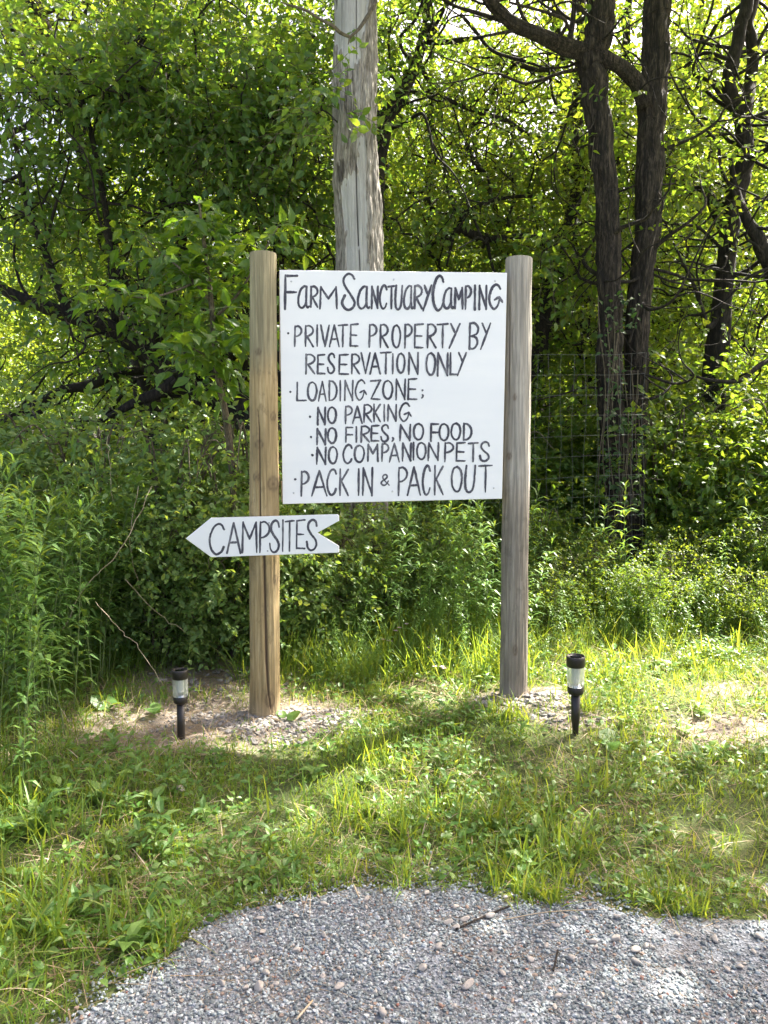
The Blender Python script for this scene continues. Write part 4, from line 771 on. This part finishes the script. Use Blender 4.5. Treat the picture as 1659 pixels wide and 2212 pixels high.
g = np.random.default_rng(64); spots = [(-7.5, 12.5), (-5.2, 14.5), (-3.4, 12.0), (-1.2, 14.0), (.6, 12.2), (2.4, 13.6), (4.0, 11.6), (5.8, 12.8), (7.6, 11.8), (-9, 16), (-2.6, 18), (1.0, 19), (4.2, 18.5), (8.0, 17.5), (10.5, 14), (-.4, 22.5), (2.6, 23), (6.2, 22), (11, 20), (9.6, 24), (-4.2, 23), (-2.2, 10.6), (2.9, 10.6)]
for q, (x, y) in enumerate(spots):
    sc = g.uniform(.85, 1.12) * (.8 if x < -3 else 1); loc = (x, y, float(gz(x, y)))
    if q < 3: o = FP[q]; o.location = loc; o.rotation_euler = (0, 0, g.uniform(0, 6)); o.scale = (sc,) * 3
    else: o = copy_thing(FP[q % 3], loc, g.uniform(0, 6), sc)
    tag(o, 'sunlit leafy tree glimpsed through the nearer trunks and leaves', 'tree', 'sunlit trees behind the hedgerow')
mb = MB(); g = np.random.default_rng(65); n = 80000; x = g.uniform(-90, 90, n); y = 50 + 8 * np.sin(x * .06) + g.normal(0, 2.5, n); z = gz(x, y) + g.random(n) ** .7 * (13 + 2.5 * np.sin(x * .31) + 2 * np.sin(x * .83))
place(mb, DIA, np.stack([x, y, z], -1), g.standard_normal((n, 3)), g.standard_normal((n, 3)), g.uniform(.5, 1.0, n)); tag(mb.build('woods', L_MID), kind='stuff')

# ------------------------------------------------------------------ wire fence fixed to the twin trunks
def wire_fence():
    Yf = 6.5; mb = MB(); u0, u1 = 560, 1393; top = W(1300, 757, Yf)[2]; x0, x1 = W(u0, 900, Yf)[0], W(u1, 900, Yf)[0]
    xs_ = np.arange(x1, x0, -.102); g = np.random.default_rng(12); zb = float(gz(1.5, Yf)) + .02
    zs_ = top - np.arange(0, 13) * .172; zs_ = zs_[zs_ > zb]
    yy = lambda x, z: Yf + .04 * math.sin(x * 2.1 + z * 1.3) + .02 * math.sin(x * 7 + z * 3); zz = lambda x, z: z + .012 * math.sin(x * 3 + z * 2) - .06 * max(0, math.sin((x - x0) / (x1 - x0) * 3.1))
    for x in xs_: tube(mb, [(x + .01 * math.sin(z * 6 + x * 20), yy(x, z), zz(x, z)) for z in np.linspace(top, zb, 26)], .0009, 4, 0, None, False)
    for z in zs_: tube(mb, [(x, yy(x, z) - .002, zz(x, z)) for x in np.linspace(x1, x0, 70)], .0010, 4, 0, None, False)
    tag(mb.build('wire_fence', WIRE), 'tall pale wire mesh fence running behind the sign to the twin-trunk tree', 'fence')
wire_fence()

# ------------------------------------------------------------------ shrubs and tall weeds
def shrub_proto(seed, name, leaf, tpl, size, h, w, ncl, twigs=8, tl=.26, nl=9, spread=.2, stemmat=None):
    g = np.random.default_rng(seed); root = empty(name); mb = MB(); sk = []; sr = []
    for q in range(9):
        a = g.uniform(0, 6.28); d = w * g.uniform(.3, .85); P = np.array([[.06 * math.cos(a), .06 * math.sin(a), -.05], [.25 * d * math.cos(a), .25 * d * math.sin(a), h * .5], [.7 * d * math.cos(a), .7 * d * math.sin(a), h * .88], [1.1 * d * math.cos(a), 1.1 * d * math.sin(a), h * g.uniform(.7, .95)]])
        S = spline(np.hstack([P, [[.011], [.009], [.006], [.002]]]), 6); tube(mb, S[:, :3], S[:, 3], 6, 0, None, False); sk.append(S[2::3, :3]); sr.append(S[2::3, 3])
    T = grow(mb, g, np.vstack(sk), np.concatenate(sr), blob_points(g, [((0, 0, h * .55), (w, w, h * .45), ncl), ((w * .4, -w * .3, h * .35), (w * .7, w * .6, h * .3), ncl // 3)]), rmin=.002)
    mb.build('stems', stemmat or STEM, root, True); n = np.repeat(T, twigs, 0); B = n + g.standard_normal(n.shape) * spread * .6; mb = MB()
    sprays(mb, g, B, g.standard_normal(n.shape) + np.array([0, 0, .25]), tl * g.uniform(.6, 1.3, len(n)), nl, tpl, size, .3, stem=.0016); mb.build('foliage', [leaf, GSTEM], root); return root
def rod_proto(seed, h, leaf=None, nleaf=64, ll=.13, wid=.085):
    g = np.random.default_rng(seed); root = empty('goldenrod'); mb = MB(); lean = g.normal(0, .14, 2)
    ax = lambda t: np.stack([lean[0] * h * t ** 2, lean[1] * h * t ** 2, h * t], -1)
    P = ax(np.linspace(0, 1, 9)); P[0, 2] = -.04; tube(mb, P, np.linspace(.0038, .0016, 9), 6, 0, None, False); mb.build('stem', GSTEM, root, True)
    t = np.sort(.10 + .90 * g.random(nleaf) ** .75); a = np.arange(nleaf) * 2.4 + g.normal(0, .3, nleaf); el = np.where(t > .93, 1.1, g.uniform(.05, .55, nleaf)) ; mb = MB()
    D = np.stack([np.cos(a) * np.cos(el), np.sin(a) * np.cos(el), np.sin(el)], -1); N_ = np.stack([-np.cos(a) * np.sin(el), -np.sin(a) * np.sin(el), np.cos(el)], -1)
    place(mb, tpl_lance(wid, -.30), ax(t), D, N_, ll * g.uniform(.7, 1.1, nleaf) * (1 - .35 * sm(.8, 1, t))); mb.build('leaves', leaf or L_ROD, root); return root
g = np.random.default_rng(71)
RP = [rod_proto(80 + q, h, wid=w_, ll=l_, nleaf=n_) for q, (h, w_, l_, n_) in enumerate(((1.40, .10, .15, 70), (1.2, .11, .14, 56), (1.3, .095, .16, 60), (.95, .12, .13, 46)))]; used = set()
def put(protos, q, x, y, rz, sc, label, cat, group, name=None):
    o = protos[q]
    if id(o) in used: o = copy_thing(protos[q], (0, 0, 0))
    else: used.add(id(o))
    o.location = (x, y, float(gz(x, y)) - .01); o.rotation_euler = (g.normal(0, .09), g.normal(0, .09), rz); o.scale = (sc,) * 3 if np.isscalar(sc) else sc
    if name: o.name = name
    return tag(o, label, cat, group)
for q in range(70):
    y = g.uniform(2.95, 4.7); xr = -1.38 - (y - 3.1) * .10; x = xr - abs(g.normal(0, .55)) - g.uniform(0, .3); s = g.uniform(.78, 1.05) * (.62 if y < 3.35 else 1)
    put(RP, q % 4, x, y, g.uniform(0, 6), s, 'tall narrow-leaved green goldenrod stalk in the thick stand at the left edge', 'plant', 'goldenrod stalks at the left edge')
for q in range(64):
    x = g.uniform(-.62, .95); y = g.uniform(4.9, 6.2) ; s = g.uniform(.4, .86)
    put(RP, q % 4, x, y, g.uniform(0, 6), s, 'shaded narrow-leaved weed stalk growing below and behind the white sign', 'plant', 'weed stalks behind the sign')
for q in range(40):
    x = g.uniform(.95, 4.6); y = g.uniform(5.3, 7.4); s = g.uniform(.35, .85)
    put(RP, q % 4, x, y, g.uniform(0, 6), s, 'narrow-leaved weed stalk in the sun-dappled undergrowth right of the grey post', 'plant', 'weed stalks right of the grey post')
for q in range(95):
    x = g.uniform(.95, 4.2); y = 4.6 + 1.6 * g.random() ** .8; s = (.16 + .30 * (y - 4.6) / 1.6) * g.uniform(.7, 1.3)
    put(RP, q % 4, x, y, g.uniform(0, 6), s * 1.05, 'low leafy weed in the sun-dappled grass edge right of the grey post', 'weed', 'low weeds at the grass edge')
for q in range(60):
    x = g.uniform(-.55, .72); y = 4.4 + 1.0 * g.random(); s = (.15 + .30 * (y - 4.4)) * g.uniform(.7, 1.3)
    put(RP, q % 4, x, y, g.uniform(0, 6), s, 'low leafy weed in the grass below the white sign', 'weed', 'low weeds below the sign')
BR = [shrub_proto(90, 'bramble', L_ROSE, OVA, .052, 1.55, .62, 52), shrub_proto(91, 'bramble', L_ROSE, OVA, .046, 1.15, .55, 44)]
for (x, y, s, q) in [(-1.55, 5.2, 1.05, 0), (-1.05, 5.0, .95, 0), (-1.45, 4.95, .85, 1), (-.78, 5.0, .9, 1), (-2.1, 5.4, 1.1, 0), (-.95, 5.6, 1.15, 0), (-1.75, 5.9, 1.15, 0), (-2.6, 5.8, 1.15, 0), (-.55, 5.35, .8, 1), (-1.2, 4.95, .4, 1), (-.32, 5.7, .84, 1), (.05, 5.8, .82, 1), (.5, 5.9, .7, 1)]:
    put(BR, q, x, y, g.uniform(0, 6), s, 'tangled small-leaved bramble bush between the left weeds and the honey-coloured post', 'bush', 'brambles left of the sign')
BU = [shrub_proto(94, 'bush', L_MID, OVA, .055, 1.5, .7, 70), shrub_proto(95, 'bush', L_LIGHT, OVA, .05, 1.2, .65, 60)]
for (x, y, s, q) in [(1.3, 6.4, .62, 0), (1.75, 6.3, .55, 1), (2.5, 6.3, .55, 1), (2.95, 6.9, .9, 1), (3.6, 6.9, 1.25, 0), (4.1, 6.4, 1.2, 1), (3.2, 6.2, .55, 0), (2.7, 7.6, 1.3, 0), (3.4, 7.9, 1.5, 1), (4.6, 7.5, 1.6, 0), (3.7, 6.0, .6, 1), (4.3, 5.7, .7, 0), (1.15, 7.4, 1.1, 0), (1.2, 5.65, .4, 1), (1.9, 5.5, .36, 0), (2.6, 5.4, .40, 1), (3.3, 5.5, .45, 0), (1.55, 6.0, .5, 1), (2.2, 5.95, .48, 1), (3.0, 5.95, .5, 0)]:
    put(BU, q, x, y, g.uniform(0, 6), s, 'leafy bush in the sun-flecked undergrowth right of the grey post', 'bush', 'bushes right of the sign')
for (x, y, s, q) in [(.2, 7.2, 1.2, 0), (-.5, 7.8, 1.4, 1), (.8, 8.1, 1.4, 1), (1.9, 8.6, 1.5, 0), (-3.2, 7.4, .9, 1), (-1.6, 8.4, 1.0, 1), (-4.2, 8.2, 1.1, 0), (3.2, 9.2, 1.7, 1), (4.8, 9, 1.7, 0), (.2, 9.6, 1.8, 1), (-3.4, 10.2, 1.1, 1), (-1.0, 10, 1.2, 1), (-3.9, 6.3, .9, 0), (-3.3, 5.2, .9, 1)]:
    put(BU, q, x, y, g.uniform(0, 6), s, 'understorey bush in the wood behind the sign and fence', 'bush', 'bushes inside the wood')

# bare dry stems poking out of the left weeds
for q, (pts, lab) in enumerate([([(128, 1375, 4.3, 7), (190, 1260, 4.3, 6), (255, 1195, 4.3, 5), (330, 1050, 4.45, 4)], 'long pale dead stalk slanting up through the weeds toward the arrow tip'), ([(205, 1300, 4.2, 5), (260, 1360, 4.2, 5), (300, 1400, 4.2, 5), (352, 1480, 4.2, 4)], 'pale dead stalk slanting down to the bare soil by the left path light'), ([(270, 1250, 4.4, 4), (335, 1320, 4.4, 3.4), (400, 1365, 4.45, 3)], 'short dry cane crossing the brambles under the arrow'), ([(232, 940, 4.8, 4), (236, 1000, 4.8, 4), (245, 1100, 4.8, 4)], 'upright pale cane in the bramble bush above the arrow tip'), ([(300, 1052, 4.6, 4), (280, 1160, 4.6, 4), (300, 1270, 4.6, 5)], 'brown dead cane among the brambles')]):
    P, r = limb(pts); mb = MB(); S = spline(np.hstack([P, r[:, None] * .5]), 6); tube(mb, S[:, :3] + np.random.default_rng(q).normal(0, .004, (len(S), 3)), S[:, 3] * .65, 6); tag(mb.build('dead_stalk', DSTEM, smooth=True), lab, 'stalk')

# ------------------------------------------------------------------ grass, low leaves, straw
def blades(mb, g, x, y, L, w, m=0, lean=.55, flat=.1):
    n = len(x); a = g.uniform(0, 2 * np.pi, n); le = np.abs(g.normal(0, lean, n)) + flat; t = np.array([0, .38, .72, 1.0]); wt = np.array([.8, 1, .65])
    d = np.stack([np.cos(a), np.sin(a)], -1); hx = L[:, None] * (np.sin(le)[:, None] * t + .35 * le[:, None] * t ** 2); hz = L[:, None] * (np.cos(le)[:, None] * t - .33 * le[:, None] * t ** 2.2)
    hz = np.maximum(hz, .008 * t + .004 * (flat > .5))
    C = np.stack([x[:, None] + d[:, :1] * hx, y[:, None] + d[:, 1:] * hx, gz(x, y)[:, None] - .004 + hz], -1); tw = g.uniform(-1, 1, n) + np.pi / 2
    s = np.stack([np.cos(a + tw), np.sin(a + tw), np.zeros(n)], -1)[:, None] * (w[:, None] * wt)[..., None]
    V = np.empty((n, 7, 3)); V[:, 0:6:2] = C[:, :3] - s; V[:, 1:6:2] = C[:, :3] + s; V[:, 6] = C[:, 3]
    o = np.arange(n)[:, None, None] * 7; mb.add(V.reshape(-1, 3), [(np.array([[0, 1, 3, 2], [2, 3, 5, 4]])[None] + o).reshape(-1, 4), (np.array([[4, 5, 6]])[None] + o).reshape(-1, 3)], m)
g = np.random.default_rng(101)
def lawn_points(n, x0, x1, y0, y1, bare_cut=.75):
    x = g.uniform(x0, x1, n); y = g.uniform(y0, y1, n); d = y - road_edge(x) - .05 * wob(x, y, 5) - .04 * wob(x, y, 17)
    k_ = (d > .0) & (g.random(n) > BARE_AT(x, y) * bare_cut * 1.4); return x[k_], y[k_], d[k_]
f = MB()
x, y, d = lawn_points(330000, -2.9, 3.6, 1.2, 6.2); cl = np.clip(.55 + .55 * wob(x, y, 4.1, 3) + .3 * wob(x, y, 13, 1), 0.12, 1.25)
k_ = g.random(len(x)) < cl; x, y = x[k_], y[k_]; back = sm(4.3, 5.4, y - .35 * np.clip(x, -2, 2)); left = sm(-.7, -1.5, x)
L = (.030 + .075 * g.random(len(x)) ** 1.9 + .022 * wob(x, y, 3, 1)) * (1 + .35 * left + 1.2 * back); blades(f, g, x, y, np.maximum(L, .02), .0013 + .0018 * g.random(len(x)), 0, .8)
n = 4200; x = g.uniform(-1.0, 2.6, n); y = road_edge(x) + .04 * wob(x, x, 9) + np.abs(g.normal(0, .07, n)) - .03; k_ = wob(x, x * .5, 7, 2) > .05; blades(f, g, x[k_], y[k_], g.uniform(.04, .15, k_.sum()), g.uniform(.0014, .0032, k_.sum()), 0, .75)
# coarse tufts
tx, ty, td = lawn_points(150, -2.6, 3.2, 1.5, 5.6, 1.0)
tx = np.r_[tx, -.95 + .2 * g.standard_normal(9), W(1230, 1790, 2.9)[0] + .07 * g.standard_normal(5), -1.25 + .25 * g.standard_normal(10), .1 + .2 * g.standard_normal(6)]; ty = np.r_[ty, 2.25 + .2 * g.standard_normal(9), 2.83 + .05 * g.standard_normal(5), 2.8 + .3 * g.standard_normal(10), 2.95 + .1 * g.standard_normal(6)]
for a, b in zip(tx, ty):
    if b < road_edge(a) + .04: continue
    n = int(g.integers(14, 46)); r = g.uniform(.02, .07); xx = a + g.normal(0, r, n); yy = b + g.normal(0, r, n); blades(f, g, xx, yy, g.uniform(.10, .25, n) * (.8 + .15 * (a < -.8)), g.uniform(.002, .0045, n), 0, .6)
# long grass under the trees on the right
n = 3600; x = g.uniform(.7, 4.2, n); y = g.uniform(4.6, 7.2, n); k_ = (wob(x, y, 3.3, 8) > -.15); x, y = x[k_], y[k_]; blades(f, g, x, y, g.uniform(.10, .32, len(x)), g.uniform(.002, .005, len(x)), 0, .5)
n = 5200; x = g.uniform(-.9, .9, n); y = g.uniform(4.5, 6.4, n); blades(f, g, x, y, g.uniform(.10, .38, n), g.uniform(.002, .0045, n), 0, .5)
tag(f.build('grass', GRASS), kind='stuff')
f = MB(); x, y, d = lawn_points(30000, -2.8, 3.4, 1.3, 5.8, .15); k_ = g.random(len(x)) < np.clip(.35 + .5 * wob(x, y, 2.7, 6) + .5 * BARE_AT(x, y), .05, 1); x, y = x[k_], y[k_]
blades(f, g, x, y, g.uniform(.06, .20, len(x)), g.uniform(.0009, .0024, len(x)), 0, .35, .75)
n = 900; x = g.uniform(-1.2, 2.4, n); y = g.uniform(1.7, 2.7, n); blades(f, g, x, y, g.uniform(.03, .11, n) , g.uniform(.0006, .0013, n), 0, .12, 1.32)
for (u, v, rr_, n) in [(530, 2110, .16, 130), (600, 2150, .10, 50), (860, 2040, .12, 50), (1010, 2000, .14, 60), (1290, 2075, .08, 26), (1190, 2090, .05, 24), (900, 1920, .14, 60), (1300, 1960, .2, 80)]:
    p = hit(u, v); x = p[0] + g.normal(0, rr_, n); y = p[1] + g.normal(0, rr_ * .5, n); blades(f, g, x, y, g.uniform(.04, .13, n), g.uniform(.0006, .0014, n), 0, .12, 1.32)
for (cx, cy, n) in [(-1.0, 4.5, 260), (-1.0, 3.8, 150), (-.5, 4.4, 120), (1.75, 3.75, 120)]:
    blades(f, g, cx + g.normal(0, .3, n), cy + g.normal(0, .2, n), g.uniform(.08, .25, n), g.uniform(.0008, .002, n), 0, .2, 1.2)
tag(f.build('dead_grass', STRAW), kind='stuff')
f = MB(); x, y, d = lawn_points(60000, -2.9, 3.6, 1.5, 6.4, .9); k_ = g.random(len(x)) < np.clip(.45 + .75 * wob(x, y, 3.4, 11), .04, 1); x, y = x[k_], y[k_]; n = len(x); a = g.uniform(0, 6.28, n)
h = g.uniform(.01, .065, n); el = g.normal(.1, .3, n)
place(f, OVA, np.stack([x, y, gz(x, y) + h], -1), np.stack([np.cos(a), np.sin(a), np.sin(el)], -1), np.stack([g.normal(0, .35, n), g.normal(-.15, .35, n), np.ones(n)], -1), g.uniform(.016, .042, n)); tag(f.build('ground_cover', CLOVER), kind='stuff')

# broad-leaved weeds standing in the turf, pink wildflowers
def weed_proto(seed, nl, ll, h, wid):
    g = np.random.default_rng(seed); root = empty('weed'); mb = MB(); tube(mb, [(0, 0, -.02), (.004, .003, h * .5), (.01, 0, h)], [.0025, .002, .001], 5, 0, None, False); mb.build('stem', GSTEM, root, True)
    t = np.linspace(.15, 1, nl); a = np.arange(nl) * 2.5; el = g.uniform(.1, .8, nl); D = np.stack([np.cos(a) * np.cos(el), np.sin(a) * np.cos(el), np.sin(el)], -1); N_ = np.stack([-np.cos(a) * np.sin(el), -np.sin(a) * np.sin(el), np.cos(el)], -1)
    mb = MB(); place(mb, tpl_oval(wid, .05, -.25), np.stack([t * .01, t * 0, h * t], -1), D, N_, ll * g.uniform(.7, 1.1, nl)); mb.build('leaves', L_ROD, root); return root
WP = [weed_proto(111, 9, .07, .07, .2), weed_proto(112, 7, .065, .05, .3), weed_proto(113, 10, .075, .10, .17)]
wx, wy, _ = lawn_points(190, -2.4, 2.6, 1.9, 4.9, .6)
wx = np.r_[wx, g.uniform(-1.7, -.7, 60), g.uniform(.95, 3.4, 50)]; wy = np.r_[wy, g.uniform(2.0, 3.4, 60), g.uniform(4.3, 5.9, 50)]
for q, (a, b) in enumerate(zip(wx, wy)):
    if b < road_edge(a) + .03: continue
    put(WP, q % 3, a, b, g.uniform(0, 6), g.uniform(.55, 1.15), 'small broad-leaved green weed standing in the short grass', 'weed', 'broad-leaved weeds in the turf')
def big_leaf(u, v, w, lab):
    p = hit(u, v); s = w / FPX * p[1]; mb = MB(); gq = np.random.default_rng(int(u)); n = 3; a = gq.uniform(0, 6.28, n)
    place(mb, tpl_round(.42), np.repeat([[0, 0, .03]], n, 0), np.stack([np.cos(a), np.sin(a), np.full(n, .25)], -1), np.stack([gq.normal(0, .2, n), np.full(n, -.5), np.ones(n)], -1), s * np.array([1, .7, .55]))
    tube(mb, [(0, 0, -.02), (0, 0, .03)], .002, 5, 1, None, False); o = mb.build('dock_plant', [L_ROD, GSTEM]); o.location = p; tag(o, lab, 'plant')
big_leaf(1310, 1622, 60, 'broad flat dock leaf lying below the right path light'); big_leaf(1305, 1340, 50, 'pale upright broad leaf in the weeds right of the grey post'); big_leaf(620, 1558, 38, 'single round grey-green leaf at the foot of the honey-coloured post'); big_leaf(345, 1545, 44, 'small broad-leaved plant left of the left path light'); big_leaf(790, 1330, 46, 'round dark green leaf in the shade below the white sign'); big_leaf(252, 1530, 58, 'broad pale leaf by the edge of the left weeds')
def flower(u, v, h, lab):
    p = hit(u, v); mb = MB(); gq = np.random.default_rng(int(u * 3)); root = tag(empty('wildflower', p), lab, 'flower'); tops = [np.array([gq.normal(0, .02), gq.normal(0, .02), h * k_]) for k_ in (1, .93, .88)]
    for t in tops: tube(mb, [(0, 0, -.02), (t[0] * .3, 0, h * .5), t], [.0018, .0014, .0008], 5, 0, None, False)
    mb.build('stem', GSTEM, root, True); mb = MB()
    for t in tops:
        a = np.arange(6) * 1.05; place(mb, OVA, np.repeat(t[None], 6, 0), np.stack([np.cos(a), np.sin(a), np.full(6, .5)], -1), np.repeat([[0, 0, 1.]], 6, 0), .02)
    mb.build('petals', FLOWER, root); 
for u, v, h, lab in [(862, 1440, .26, 'tallest pink wildflower in the grass below the sign'), (925, 1440, .12, 'small pink wildflower close to the left of the grey post'), (838, 1425, .13, 'short pink wildflower left of the tallest one'), (948, 1475, .10, 'pink wildflower lowest in the grass between the posts')]: flower(u, v, h, lab)
# fallen twigs on the gravel
for pts, r, lab in [([(985, 2015), (1040, 1990), (1100, 1965)], .0035, 'reddish-brown twig lying across the gravel near the grass edge'), ([(1195, 2105), (1200, 2085), (1205, 2060)], .003, 'short dark twig lying among stones in the middle of the gravel'), ([(640, 2212), (675, 2170)], .003, 'pale straight stick lying on the gravel near the bottom edge'), ([(775, 1945), (765, 1920)], .0028, 'short pale stick poking from the grass edge'), ([(1085, 1995), (1180, 1978), (1290, 1972)], .0016, 'thin dry stem lying along the gravel below the grass')]:
    P = np.array([hit(u, v) for u, v in pts]); P[:, 2] += .012; mb = MB(); tube(mb, spline(P, 5), r, 6); tag(mb.build('twig', DSTEM if 'pale' in lab or 'dry' in lab else BARK, smooth=True), lab, 'twig')
